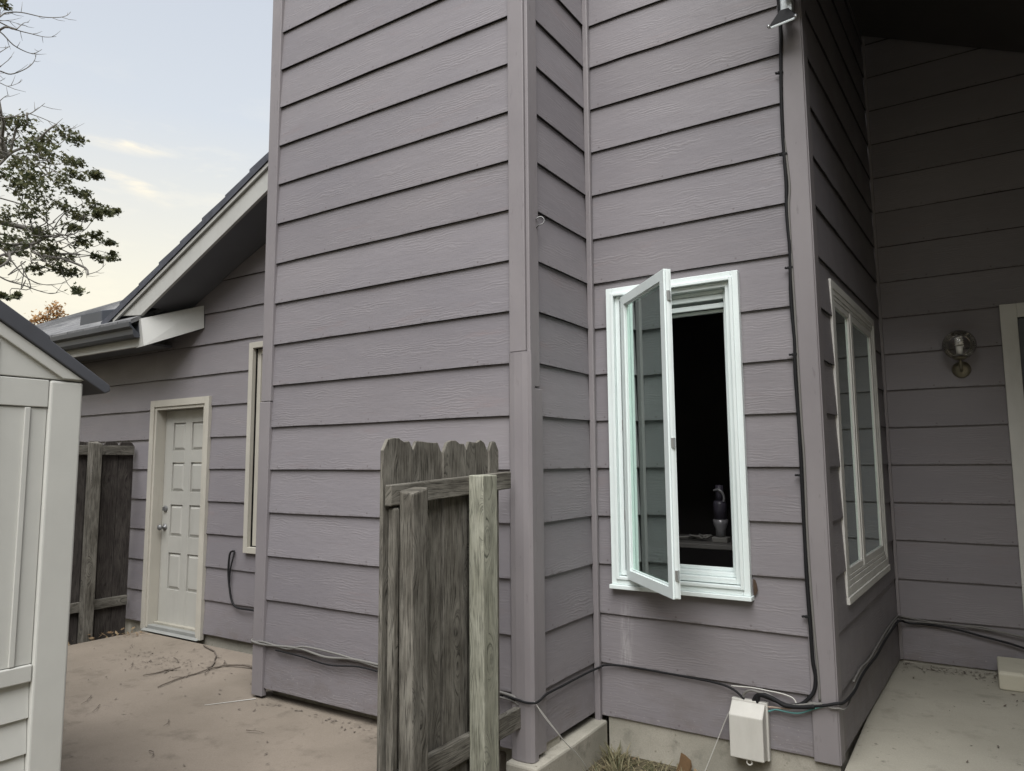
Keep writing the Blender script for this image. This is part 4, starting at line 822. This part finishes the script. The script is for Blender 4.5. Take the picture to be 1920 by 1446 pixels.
CAB = dict(
 black_v=[(-0.757, 3.898, 3.997), (-0.752, 3.898, 3.747), (-0.757, 3.898, 3.627), (-0.766, 3.898, 3.386), (-0.768, 3.898, 3.147), (-0.763, 3.898, 2.909), (-0.768, 3.898, 2.735), (-0.761, 3.898, 2.531), (-0.768, 3.898, 2.275), (-0.760, 3.898, 2.048), (-0.765, 3.898, 1.882), (-0.760, 3.898, 1.661), (-0.758, 3.898, 1.444), (-0.759, 3.898, 1.256), (-0.759, 3.898, 1.043), (-0.759, 3.898, 0.834), (-0.754, 3.898, 0.627), (-0.750, 3.898, 0.451), (-0.741, 3.898, 0.379), (-0.749, 3.894, 0.312), (-0.771, 3.890, 0.276), (-0.810, 3.888, 0.239), (-0.866, 3.886, 0.222), (-0.909, 3.886, 0.228), (-0.976, 3.888, 0.243), (-1.021, 3.892, 0.246), (-1.046, 3.896, 0.214), (-1.05, 3.90, 0.16)],
 grey_v=[(-0.763, 3.900, 3.146), (-0.747, 3.898, 2.891), (-0.757, 3.898, 2.733), (-0.752, 3.898, 2.273), (-0.750, 3.898, 2.047), (-0.747, 3.898, 1.661), (-0.743, 3.898, 1.417), (-0.746, 3.898, 1.044), (-0.741, 3.898, 0.731), (-0.735, 3.898, 0.552), (-0.728, 3.898, 0.380), (-0.727, 3.898, 0.265)],
 A=[(-4.072, 3.20, 0.30), (-4.066, 3.163, 0.292), (-3.989, 3.159, 0.284), (-3.890, 3.163, 0.285), (-3.615, 3.163, 0.300), (-3.379, 3.163, 0.280), (-3.158, 3.163, 0.298), (-2.866, 3.163, 0.294), (-2.414, 3.163, 0.292), (-2.076, 3.160, 0.275), (-2.02, 3.156, 0.262)],
 BC=[(-2.09, 3.160, 0.268), (-2.0, 3.147, 0.262), (-1.95, 3.145, 0.258), (-1.903, 3.152, 0.262), (-1.900, 3.20, 0.264), (-1.918, 3.30, 0.265), (-1.930, 3.496, 0.256), (-1.930, 3.745, 0.254), (-1.905, 3.880, 0.262), (-1.875, 3.892, 0.274), (-1.795, 3.898, 0.283), (-1.665, 3.900, 0.284), (-1.479, 3.900, 0.280), (-1.273, 3.898, 0.274), (-1.161, 3.894, 0.259), (-1.094, 3.892, 0.214), (-1.08, 3.898, 0.16)],
 A2=[(-4.069, 3.20, 0.27), (-4.066, 3.168, 0.277), (-3.96, 3.163, 0.298), (-3.72, 3.163, 0.284), (-3.568, 3.163, 0.316), (-3.290, 3.163, 0.311), (-3.072, 3.163, 0.292), (-2.826, 3.163, 0.272), (-2.414, 3.163, 0.253), (-2.076, 3.160, 0.252), (-2.0, 3.155, 0.235)],
 A3=[(-3.83, 3.165, 0.262), (-3.60, 3.165, 0.255), (-3.35, 3.165, 0.238), (-3.10, 3.165, 0.262), (-2.85, 3.165, 0.25), (-2.5, 3.165, 0.24), (-2.1, 3.165, 0.262)],
 arc1=[(-1.099, 3.90, 0.17), (-1.095, 3.895, 0.236), (-1.058, 3.888, 0.264), (-1.012, 3.885, 0.263), (-0.968, 3.885, 0.260), (-0.932, 3.885, 0.239), (-0.889, 3.88, 0.226), (-0.846, 3.88, 0.228), (-0.78, 3.883, 0.243), (-0.715, 3.887, 0.255)],
 arc2=[(-1.03, 3.90, 0.17), (-1.02, 3.890, 0.239), (-0.995, 3.880, 0.255), (-0.961, 3.878, 0.250), (-0.923, 3.878, 0.236), (-0.885, 3.876, 0.222), (-0.82, 3.878, 0.226), (-0.75, 3.88, 0.240)],
 thin1=[(-1.16, 3.902, 0.268), (-1.05, 3.902, 0.275), (-0.972, 3.902, 0.272), (-0.920, 3.902, 0.270), (-0.869, 3.902, 0.262), (-0.845, 3.895, 0.251), (-0.835, 3.89, 0.232)],
 teal=[(-1.0, 3.895, 0.165), (-0.969, 3.895, 0.176), (-0.934, 3.892, 0.190), (-0.891, 3.892, 0.188), (-0.847, 3.892, 0.188), (-0.812, 3.892, 0.196), (-0.761, 3.888, 0.222), (-0.714, 3.888, 0.243), (-0.68, 3.888, 0.25)],
 tan=[(-1.0, 3.897, 0.19), (-0.968, 3.893, 0.197), (-0.910, 3.890, 0.202), (-0.867, 3.886, 0.207), (-0.846, 3.884, 0.218)],
 wrap=[(-0.84, 3.884, 0.232), (-0.760, 3.884, 0.240), (-0.700, 3.884, 0.252), (-0.648, 3.888, 0.268), (-0.628, 3.915, 0.265), (-0.622, 4.0, 0.255), (-0.618, 4.108, 0.248), (-0.614, 4.25, 0.246), (-0.610, 4.403, 0.262), (-0.602, 4.574, 0.272), (-0.595, 4.787, 0.268), (-0.588, 4.962, 0.266), (-0.576, 5.289, 0.285), (-0.565, 5.602, 0.290), (-0.555, 5.95, 0.285), (-0.545, 6.09, 0.265), (-0.52, 6.13, 0.25), (-0.477, 6.135, 0.246), (-0.382, 6.139, 0.250), (-0.218, 6.139, 0.235), (-0.060, 6.139, 0.206), (0.092, 6.137, 0.178), (0.296, 6.13, 0.137), (0.8, 6.10, 0.11)],
 wrap2=[(-0.80, 3.890, 0.25), (-0.713, 3.888, 0.253), (-0.673, 3.886, 0.243), (-0.640, 3.892, 0.245), (-0.622, 3.92, 0.235), (-0.622, 4.05, 0.222), (-0.627, 4.219, 0.228), (-0.622, 4.348, 0.248), (-0.615, 4.550, 0.262), (-0.606, 4.799, 0.256), (-0.597, 5.057, 0.258), (-0.585, 5.395, 0.275), (-0.569, 5.837, 0.298), (-0.558, 6.08, 0.285), (-0.54, 6.135, 0.267), (-0.448, 6.139, 0.261), (-0.314, 6.139, 0.265), (-0.184, 6.139, 0.264), (-0.026, 6.139, 0.253), (0.126, 6.139, 0.235), (0.301, 6.13, 0.207), (0.8, 6.10, 0.19)],
 wrap3=[(-0.63, 4.3, 0.27), (-0.622, 4.55, 0.285), (-0.61, 4.8, 0.275), (-0.60, 5.2, 0.288), (-0.585, 5.6, 0.305), (-0.570, 6.0, 0.305), (-0.555, 6.14, 0.288), (-0.414, 6.143, 0.274), (-0.216, 6.143, 0.262), (-0.057, 6.143, 0.268), (0.065, 6.14, 0.246), (0.299, 6.13, 0.22), (0.8, 6.1, 0.2)],
 w1=[(-1.906, 3.150, 0.268), (-1.885, 3.19, 0.21), (-1.852, 3.253, 0.122), (-1.838, 3.34, 0.03), (-1.830, 3.45, -0.06), (-1.84, 3.60, -0.20), (-1.83, 3.63, -0.23)],
 w1b=[(-1.902, 3.152, 0.262), (-1.878, 3.19, 0.195), (-1.842, 3.253, 0.108), (-1.828, 3.34, 0.02), (-1.822, 3.45, -0.07), (-1.82, 3.58, -0.20), (-1.80, 3.62, -0.23)],
 w2=[(-1.150, 3.890, 0.16), (-1.175, 3.888, 0.131), (-1.24, 3.885, -0.02), (-1.315, 3.87, -0.20), (-1.33, 3.85, -0.23)],
 F=[(-5.30, 3.925, 0.715), (-5.335, 3.908, 0.695), (-5.350, 3.908, 0.553), (-5.329, 3.908, 0.424), (-5.287, 3.908, 0.306), (-5.209, 3.908, 0.263), (-5.045, 3.908, 0.262), (-4.900, 3.908, 0.256), (-4.5, 3.908, 0.25)],
 F2=[(-5.30, 3.925, 0.72), (-5.296, 3.910, 0.66), (-5.325, 3.908, 0.56), (-5.335, 3.912, 0.45)],
)
cable(CAB['black_v'], 0.0095, 'black', 'thick black cable running down the corner board to the utility box', 6)
cable(CAB['grey_v'], 0.006, 'greycable', 'thin grey cable beside the thick black one on the corner board')
cable(CAB['A'], 0.0075, 'greycable', 'pale grey cable wrapped round the left corner of the chase along the lowest lap')
cable(CAB['BC'], 0.006, 'black', 'black cable tucked under the lap from the corner board to the utility box')
cable(CAB['A2'], 0.006, 'greycable', 'thinner twisted cable above the long one on the chase front')
cable(CAB['A3'], 0.005, 'black', 'slack dark wire hanging below the twisted cables on the chase front')
cable(CAB['arc1'], 0.007, 'greycable', 'grey cable arching up out of the top of the utility box')
cable(CAB['arc2'], 0.011, 'black', 'fat black cable looping out of the utility box under the grey arch')
cable(CAB['thin1'], 0.0035, 'palecable', 'thin pale wire along the lap above the utility box')
cable(CAB['teal'], 0.004, 'teal', 'teal ground wire leaving the right side of the utility box')
cable(CAB['tan'], 0.004, 'tancable', 'short tan wire just above the teal one')
cable(CAB['wrap'], 0.0075, 'black', 'black cable turning the corner and sagging along the shaded porch wall')
cable(CAB['wrap2'], 0.005, 'greycable', 'thin grey cable bundled with the black one round the porch corner')
cable(CAB['wrap3'], 0.006, 'greycable', 'grey cable lying highest in the bundle along the porch wall')
cable(CAB['w1'], 0.0017, 'palecable', 'pair of thin pale wires slanting from the chase corner to the grass', extra=[(CAB['w1b'], 0.0017)])
cable(CAB['w2'], 0.0026, 'palecable', 'single pale wire slanting from the utility box to the ground')
cable(CAB['F'], 0.0085, 'black', 'black cable curling down the wall right of the cream door', extra=[(CAB['F2'], 0.006)])
# clips that hold the thick black cable
m0 = None
for i, z in enumerate((3.52, 3.06, 2.44, 1.98, 1.36, 0.66)):
    if m0 is None:
        m = MB(); m.box(-0.014, 0.014, -0.012, 0.008, -0.006, 0.006); m.lathe([(0.0, 0.0), (0.006, 0.0), (0.006, 0.012), (0.0, 0.014)], (-0.022, 0.0, 0), (0, -1, 0), 8); m.box(-0.022, -0.0145, -0.004, 0.004, -0.005, 0.005)
        m0 = m.build('cable_clip', M['black'], bevel=0.002); o = m0
    else: o = m0.copy(); COL.objects.link(o)
    o.location = (-0.764, YC-0.016, z); tag(o, 'small black clip pinning the thick black cable to the corner board', 'clip', 'clips along the black cable')

# ------------------------------------------------------------------ inside the open window
tb = thing('table', 'dark table deep inside the room behind the open window', 'table', (-1.55, 4.75, 0))
m = MB(); m.box(-2.1, -1.15, 4.55, 5.1, 0.885, 0.915); m.build('tabletop', plain_paint('dark_table', (0.10, 0.095, 0.09), 0.5), tb, bevel=0.004)
for lx, ly in ((-2.06, 4.6), (-1.2, 4.6), (-2.06, 5.05), (-1.2, 5.05)): m = MB(); m.box(lx-0.02, lx+0.02, ly-0.02, ly+0.02, -0.02, 0.884); m.build('leg', M['dark'], tb)
gd = thing('vacuum_cleaner', 'dark purple and silver hand vacuum standing on the table indoors', 'vacuum', (-1.42, 4.72, 0.915)); gx, gy = -1.425, 4.70
m = MB(); m.box(gx-0.05, gx+0.05, gy-0.04, gy+0.04, 0.915, 0.95); m.build('base', M['greycable'], gd, bevel=0.006)
m = MB(); m.lathe([(0, 0.951), (0.03, 0.951), (0.032, 1.0), (0.045, 1.03), (0.048, 1.06), (0, 1.062)], (gx, gy, 0), (0, 0, 1), 20); m.build('dust_cup', M['chrome'], gd, smooth=True)
m = MB(); m.lathe([(0, 1.063), (0.04, 1.063), (0.043, 1.16), (0.036, 1.18), (0, 1.182)], (gx, gy, 0), (0, 0, 1), 20); m.build('body', M['purple'], gd, smooth=True)
m = MB(); m.tube(smooth_path([(gx-0.03, gy-0.02, 1.245), (gx, gy-0.03, 1.252), (gx+0.026, gy-0.03, 1.235), (gx+0.034, gy-0.02, 1.20), (gx+0.03, gy-0.02, 1.175)]), 0.008, 8); m.build('handle', M['chrome'], gd, smooth=True)
m = MB(); m.lathe([(0, 1.183), (0.026, 1.183), (0.024, 1.28), (0, 1.282)], (gx, gy, 0), (0, 0, 1), 16); m.build('neck', M['purple'], gd, smooth=True)
m = MB(); m.lathe([(0, 1.283), (0.028, 1.283), (0.036, 1.31), (0.028, 1.335), (0, 1.338)], (gx, gy, 0), (0.2, -0.1, 1), 16); m.build('cap', M['chrome'], gd, smooth=True)
cl_ = MB(); rr = random.Random(4)
P = [(-1.62+rr.uniform(-0.12, 0.12), 4.72+rr.uniform(-0.05, 0.08), 0.925+0.03*rr.random()) for i in range(16)]
cl_.tube(smooth_path(P), 0.006, 6); tag(cl_.build('cord', M['greycable'], smooth=True), 'tangled grey cord heaped on the table indoors', 'cord')

# ------------------------------------------------------------------ litter on the patio
def twig(paths, label, rs=0.006):
    m = MB()
    for P, r in paths:
        Q = smooth_path(P, 3); rr = random.Random(len(Q)+int(P[0][0]*-50)); Q = [q+Vector((rr.uniform(-.006, .006), rr.uniform(-.006, .006), rr.uniform(0, .006))) for q in Q]
        m.tube(Q, [r*(1-0.6*i/(len(Q)-1)) for i in range(len(Q))], 6)
    return tag(m.build('twig', M['twig']), label, 'twig')
z = GL+0.008
twig([([(-4.520, 3.586, z), (-4.669, 3.561, z+.01), (-4.809, 3.526, z), (-4.827, 3.449, z), (-4.820, 3.357, z), (-4.797, 3.113, z), (-4.752, 2.957, z)], 0.009), ([(-4.809, 3.526, z), (-4.90, 3.57, z), (-4.936, 3.60, z)], 0.004), ([(-4.80, 3.2, z), (-4.86, 3.12, z)], 0.004)], 'longest forked twig lying across the patio')
twig([([(-5.487, 3.80, z), (-5.245, 3.728, z), (-5.091, 3.634, z), (-4.902, 3.470, z), (-4.804, 3.367, z+.012), (-4.733, 3.301, z)], 0.007), ([(-5.09, 3.634, z), (-5.02, 3.64, z)], 0.003)], 'dark crooked twig by the door crossing the longest one')
twig([([(-5.047, 3.251, z), (-5.072, 3.204, z), (-5.087, 3.05, z)], 0.008), ([(-5.05, 3.25, z), (-5.0, 3.28, z+.02)], 0.006), ([(-5.06, 3.22, z), (-5.03, 3.17, z+.02)], 0.005)], 'small clump of twig lying left of the longest one')
twig([([(-2.60, 2.864, z), (-2.556, 2.782, z), (-2.52, 2.70, z)], 0.006)], 'short black twig at the foot of the near fence')
for i, (a, b) in enumerate((((-4.95, 2.62), (-4.83, 2.50)), ((-4.72, 2.55), (-4.62, 2.45)), ((-4.1, 2.62), (-4.02, 2.55)), ((-5.5, 3.2), (-5.35, 3.1)), ((-5.35, 3.45), (-5.2, 3.38)), ((-3.75, 2.3), (-3.66, 2.26)), ((-3.55, 2.75), (-3.44, 2.78)))):
    mx_, my_ = (a[0]+b[0])/2+0.02, (a[1]+b[1])/2; o = twig([([(*a, z), (mx_, my_, z+.004), (*b, z)], 0.0028)], 'tiny dark twig lying loose on the tan patio'); o['group'] = 'tiny loose twigs on the patio'

def leafcard(m, p, size, tilt, col, n=5, lobes=True):
    """one small lobed leaf"""
    e = Euler((random.uniform(-tilt, tilt), random.uniform(-tilt, tilt), random.uniform(0, 6.28))).to_matrix(); c = Vector(p)
    rad = [1.0, 0.42, 0.8, 0.36, 0.62, 0.30, 0.62, 0.36, 0.8, 0.42] if lobes else [1.0, 0.4, 0.34, 0.4, 0.8, 0.4, 0.34, 0.4]
    k = len(rad); pts = [c+e@Vector((size*r*math.cos(2*math.pi*i/k), size*r*math.sin(2*math.pi*i/k)*0.85, size*0.15*(r-0.6))) for i, r in enumerate(rad)]
    m.face(pts, uvs=[(col, 0.5)]*k)
m = MB(); rr = random.Random(11)
for i in range(150):
    x, y = -6.69+rr.gauss(0, 0.07), rr.uniform(2.4, 3.9); leafcard(m, (x, y, GD+0.03+0.13*rr.random()), rr.uniform(0.02, 0.045), 0.8, rr.random(), lobes=rr.random() < 0.5)
for i in range(60):
    x, y = -6.42+rr.gauss(0, 0.08), 3.72+rr.gauss(0, 0.07)
    leafcard(m, (max(x, -6.5), min(y, 3.82), GL+0.008+0.006*rr.random()), rr.uniform(0.006, 0.02), 0.25, rr.random())
tag(m.build('leaf_litter', M['dry']), 'dry leaf litter between far fence and patio', 'leaves', kind='stuff')
m = MB()
for i in range(420):
    u = rr.random()
    if u < 0.45: x, y = -5.35+rr.gauss(0, 0.33), 3.35+rr.gauss(0, 0.13)
    elif u < 0.7: x, y = rr.uniform(-6.4, -3.0), rr.uniform(2.0, 3.8)
    else: x, y = rr.uniform(XAL+0.05, -2.2), YA-0.03-abs(rr.gauss(0, 0.05))
    leafcard(m, (x, y, GL+0.005+0.004*rr.random()), rr.uniform(0.004, 0.019), 0.3, rr.uniform(0, 0.3), lobes=False)
for i in range(260):
    u = rr.random()
    if u < 0.7: x, y = rr.uniform(-0.55, 0.2), 6.08-abs(rr.gauss(0, 0.12))
    else: x, y = rr.uniform(-0.5, 1.2), rr.uniform(3.5, 6.0)
    leafcard(m, (x, y, GR+0.005+0.004*rr.random()), rr.uniform(0.005, 0.02), 0.3, rr.uniform(0, 0.3), lobes=False)
tag(m.build('debris', M['twig']), 'scattered dark bits of leaf and bark on the concrete', 'debris', kind='stuff')
m = MB(); rr2 = random.Random(5); a_, b_ = Vector((-3.99, 3.15, GL+0.003)), Vector((-4.16, 2.90, GL+0.003)); n_ = 14
for i in range(n_):
    t0, t1 = i/n_, (i+1)/n_; pp, qq = a_.lerp(b_, t0), a_.lerp(b_, t1); s_ = Vector(((b_-a_).y, -(b_-a_).x, 0)).normalized()*0.005*(1-0.7*t0)
    m.hexa([pp-s_, qq-s_, qq+s_, pp+s_, pp-s_+Vector((0, 0, .002)), qq-s_+Vector((0, 0, .002)), qq+s_+Vector((0, 0, .002)), pp+s_+Vector((0, 0, .002))])
tag(m.build('chalk_line', M['palecable'], fix=True), 'thin white chalk line on the patio by the chase corner', 'line')
# grass and thatch in the bed below the window
m = MB(); rr = random.Random(21)
def blade(p, h, lean, w, col, ang):
    d = Vector((math.cos(ang), math.sin(ang), 0)); s = Vector((-d.y, d.x, 0)); p = Vector(p); q1 = p+d*lean*0.35+Vector((0, 0, h*0.6)); q2 = p+d*lean+Vector((0, 0, h))
    m.face([p-s*w, p+s*w, q1+s*w*0.8, q1-s*w*0.8], uvs=[(col, 0)]*4); m.face([q1-s*w*0.8, q1+s*w*0.8, q2], uvs=[(col, 0)]*3)
for i in range(4200):
    y = rr.uniform(2.4, 3.90); x = rr.uniform(XB+0.08, -0.66)
    if y > 3.3 and x > -1.2 and rr.random() < 0.5: continue
    flat = rr.random() < 0.75; h = rr.uniform(0.005, 0.03) if flat else rr.uniform(0.02, 0.05)
    blade((x, y, GD-0.005), h, rr.uniform(0.04, 0.12) if flat else rr.uniform(0.0, 0.07), rr.uniform(0.002, 0.005), rr.uniform(0.5, 1.0) if flat else rr.random(), rr.uniform(0, 6.28))
for tx, ty, nb in ((-1.78, 3.80, 90), (-1.70, 3.66, 70), (-1.5, 3.70, 35), (-1.75, 3.45, 60)):
    for i in range(nb):
        a = rr.uniform(0, 6.28); r_ = abs(rr.gauss(0, 0.035)); blade((tx+r_*math.cos(a), ty+r_*math.sin(a), GD-0.005), rr.uniform(0.03, 0.10), rr.uniform(0.03, 0.11), rr.uniform(0.002, 0.005), rr.random(), a+rr.gauss(0, 0.4))
tag(m.build('grass', M['grass']), 'straggly green and straw coloured grass below the open window', 'grass', kind='stuff')
m = MB()
for i in range(260):
    leafcard(m, (rr.uniform(XB+0.09, -0.68), rr.uniform(2.6, 3.88), GD+0.012+0.02*rr.random()), rr.uniform(0.008, 0.03), 0.7, rr.random(), lobes=rr.random() < 0.5)
tag(m.build('fallen_leaves', M['dry']), 'small brown fallen leaves among the grass blades', 'leaves', kind='stuff')
m = MB(); c = Vector((-1.415, 3.872, -0.165)); e = Euler((R(80), R(15), R(20))).to_matrix()
pts = [c+e@Vector((a, b, 0.006*math.sin(a*80))) for a, b in ((-0.035, -0.05), (0.03, -0.055), (0.04, 0.0), (0.028, 0.03), (-0.005, 0.045), (-0.03, 0.05), (-0.028, 0.0))]
m.prism(pts, e@Vector((0, 0, 0.0015))); tag(m.build('dead_leaf', plain_paint('brown_leaf', (0.11, 0.065, 0.03), 0.8, 0.25, 0.4, 0.3, 20)), 'large curled brown leaf leaning on the foundation', 'leaf')

# ------------------------------------------------------------------ trees
def limb(m, a, b, r0, r1, n=7, wob=0.12, rnd=random):
    a, b = Vector(a), Vector(b); L_ = (b-a).length; P = [a.lerp(b, i/5)+Vector((rnd.gauss(0, 1), rnd.gauss(0, 1), rnd.gauss(0, 1)))*wob*L_*0.12*(1 if 0 < i < 5 else 0) for i in range(6)]
    Q = smooth_path(P, 3); m.tube(Q, [r0+(r1-r0)*i/(len(Q)-1) for i in range(len(Q))], n)
def build_tree():
    rr = random.Random(9)
    t = thing('maple_tree', 'tall leafy maple reaching in over the shed from the left', 'tree', (-12.6, 1.4, GD))
    m = MB(); base = Vector((-12.6, 1.4, GD-0.2)); fork = Vector((-12.4, 1.7, 3.4)); top = Vector((-12.2, 1.6, 8.5))
    limb(m, base, fork, 0.26, 0.20, 12, 0.2, rr); limb(m, fork-Vector((0, 0, 0.1)), top, 0.19, 0.05, 10, 0.5, rr)
    m.build('trunk', M['bark'], t, smooth=True)
    m = MB(); subs = []
    for tgt, r in (((-10.3, 4.0, 5.4), 0.075), ((-10.2, 4.3, 4.3), 0.06), ((-10.6, 3.6, 7.0), 0.06), ((-13.8, 3.5, 6.0), 0.07), ((-14.5, 0.5, 5.8), 0.07), ((-11.8, -0.6, 6.0), 0.07)):
        s = fork.lerp(top, rr.uniform(0.0, 0.45)); limb(m, s, tgt, r, 0.025, 8, 0.6, rr); subs.append(Vector(tgt))
    for P in TW:
        near = min(subs, key=lambda s: (s-Vector(P[0])).length); limb(m, near, P[0], 0.02, 0.012, 6, 0.3, rr)
        Q = smooth_path(P, 4); r = 0.010 if len(P) > 5 else 0.006; m.tube(Q, [r*(1-0.75*i/(len(Q)-1)) for i in range(len(Q))], 5)
        for i in range(3, len(Q)-2, 3):           # side shoots
            d = (Q[i+1]-Q[i]).normalized(); s = (d+Vector((rr.gauss(0, .8), rr.gauss(0, .8), rr.gauss(0.1, .6)))).normalized(); l = rr.uniform(0.05, 0.22)
            m.tube([Q[i], Q[i]+s*l*0.5+Vector((0, 0, -0.01)), Q[i]+s*l], [0.0035, 0.003, 0.0015], 4)
    for c in CL:                                   # twigs feeding the clumps
        p = Vector(c[:3]); near = min(subs, key=lambda s: (s-p).length); limb(m, near.lerp(p, 0.35), p, 0.008, 0.003, 5, 0.7, rr)
    m.build('branches', M['twiglet'], t, smooth=True)
    m = MB(); allc = list(CL)
    for i in range(70):                            # the rest of the crown, beyond the left edge
        a = rr.uniform(0, 6.28); r = rr.uniform(0.4, 2.8); c = (-13.0+r*math.cos(a), 0.9+r*math.sin(a), rr.uniform(3.6, 9.0), rr.uniform(0.2, 0.4))
        if c[0] > -11.9 and c[1] > 2.3: continue
        allc.append(c)
    for x, y, z, r in allc:
        sub = [Vector((rr.gauss(0, .55), rr.gauss(0, .55), rr.gauss(0, .4))) for _ in range(4)]
        for i in range(int(40+r*620)):
            while True:
                q = Vector((rr.uniform(-1, 1), rr.uniform(-1, 1), rr.uniform(-1, 1)))
                if q.length < 1: break
            q = q*(0.35+0.65*rr.random())*r*1.5+sub[rr.randrange(4)]*r; leafcard(m, (x+q.x, y+q.y, z+q.z*0.6), rr.uniform(0.028, 0.052), 1.0, rr.random())
    m.build('crown', M['leaf'], t)
    t = thing('autumn_tree', 'distant tree with orange autumn leaves above the roof', 'tree', (-20.8, 12.0, GD))
    m = MB(); c0 = Vector(AU[6][:3]); limb(m, (c0.x, c0.y, GD-0.2), (c0.x, c0.y, c0.z-0.5), 0.2, 0.05, 8, 0.2, rr)
    for a in AU: limb(m, (c0.x, c0.y, c0.z-0.9), a[:3], 0.03, 0.006, 5, 0.5, rr)
    m.build('trunk', M['bark'], t, smooth=True)
    m = MB()
    for x, y, z, r in list(AU)+[(c0.x+rr.gauss(0, .6), c0.y+rr.gauss(0, .6), c0.z-rr.uniform(0.5, 2.2), 0.4) for i in range(16)]:
        for i in range(int(22+r*130)):
            q = Vector((rr.gauss(0, .5), rr.gauss(0, .5), rr.gauss(0, .5)))*r*1.3; leafcard(m, (x+q.x, y+q.y, z+q.z), rr.uniform(0.04, 0.075), 1.0, rr.random())
    m.build('crown', M['autumn'], t)
build_tree()

def added_shade_trees():
    """dense trees put out of view on the viewer's side; they shade the lower walls and show in the panes"""
    rr = random.Random(31); m = MB()
    spots = [(x, -6.4+rr.uniform(-0.8, 0.8), h) for x, h in ((-1.0, 6.0), (0.8, 6.6), (2.4, 8.0), (4.4, 8.5), (6.6, 8.0))]+[(x, -4.6+rr.uniform(-0.5, 0.5), h) for x, h in ((-10.5, 8), (-8.6, 8), (-6.8, 9), (-5.4, 12), (-4.2, 12.5), (-2.9, 11))]+[(7.0+rr.uniform(-.5, .5), y, rr.uniform(6.5, 8.0)) for y in (-4.0, -1.8, 0.4)]+[(-11.5, y, 5.5) for y in (-4.2, -2.0)]  # added for shade; heights chosen by how much wall they darken
    for x, y, h in spots:
        limb(m, (x, y, GD-0.2), (x, y, h*0.8), 0.16, 0.04, 6, 0.1, rr)
        for i in range(int(190*h)):
            t = rr.random()**0.8; r = (1.2+0.03*h)*(1-t)**0.4*math.sqrt(rr.random())+0.1; a = rr.uniform(0, 6.28)
            leafcard(m, (x+r*math.cos(a), y+r*math.sin(a), 0.1+t*h), rr.uniform(0.12, 0.24), 1.2, rr.random()**1.6, lobes=False)
    tag(m.build('added_trees', M['leaf']), 'dense dark trees put out of view behind the viewer to shade the walls', 'added_trees', kind='stuff')
added_shade_trees()
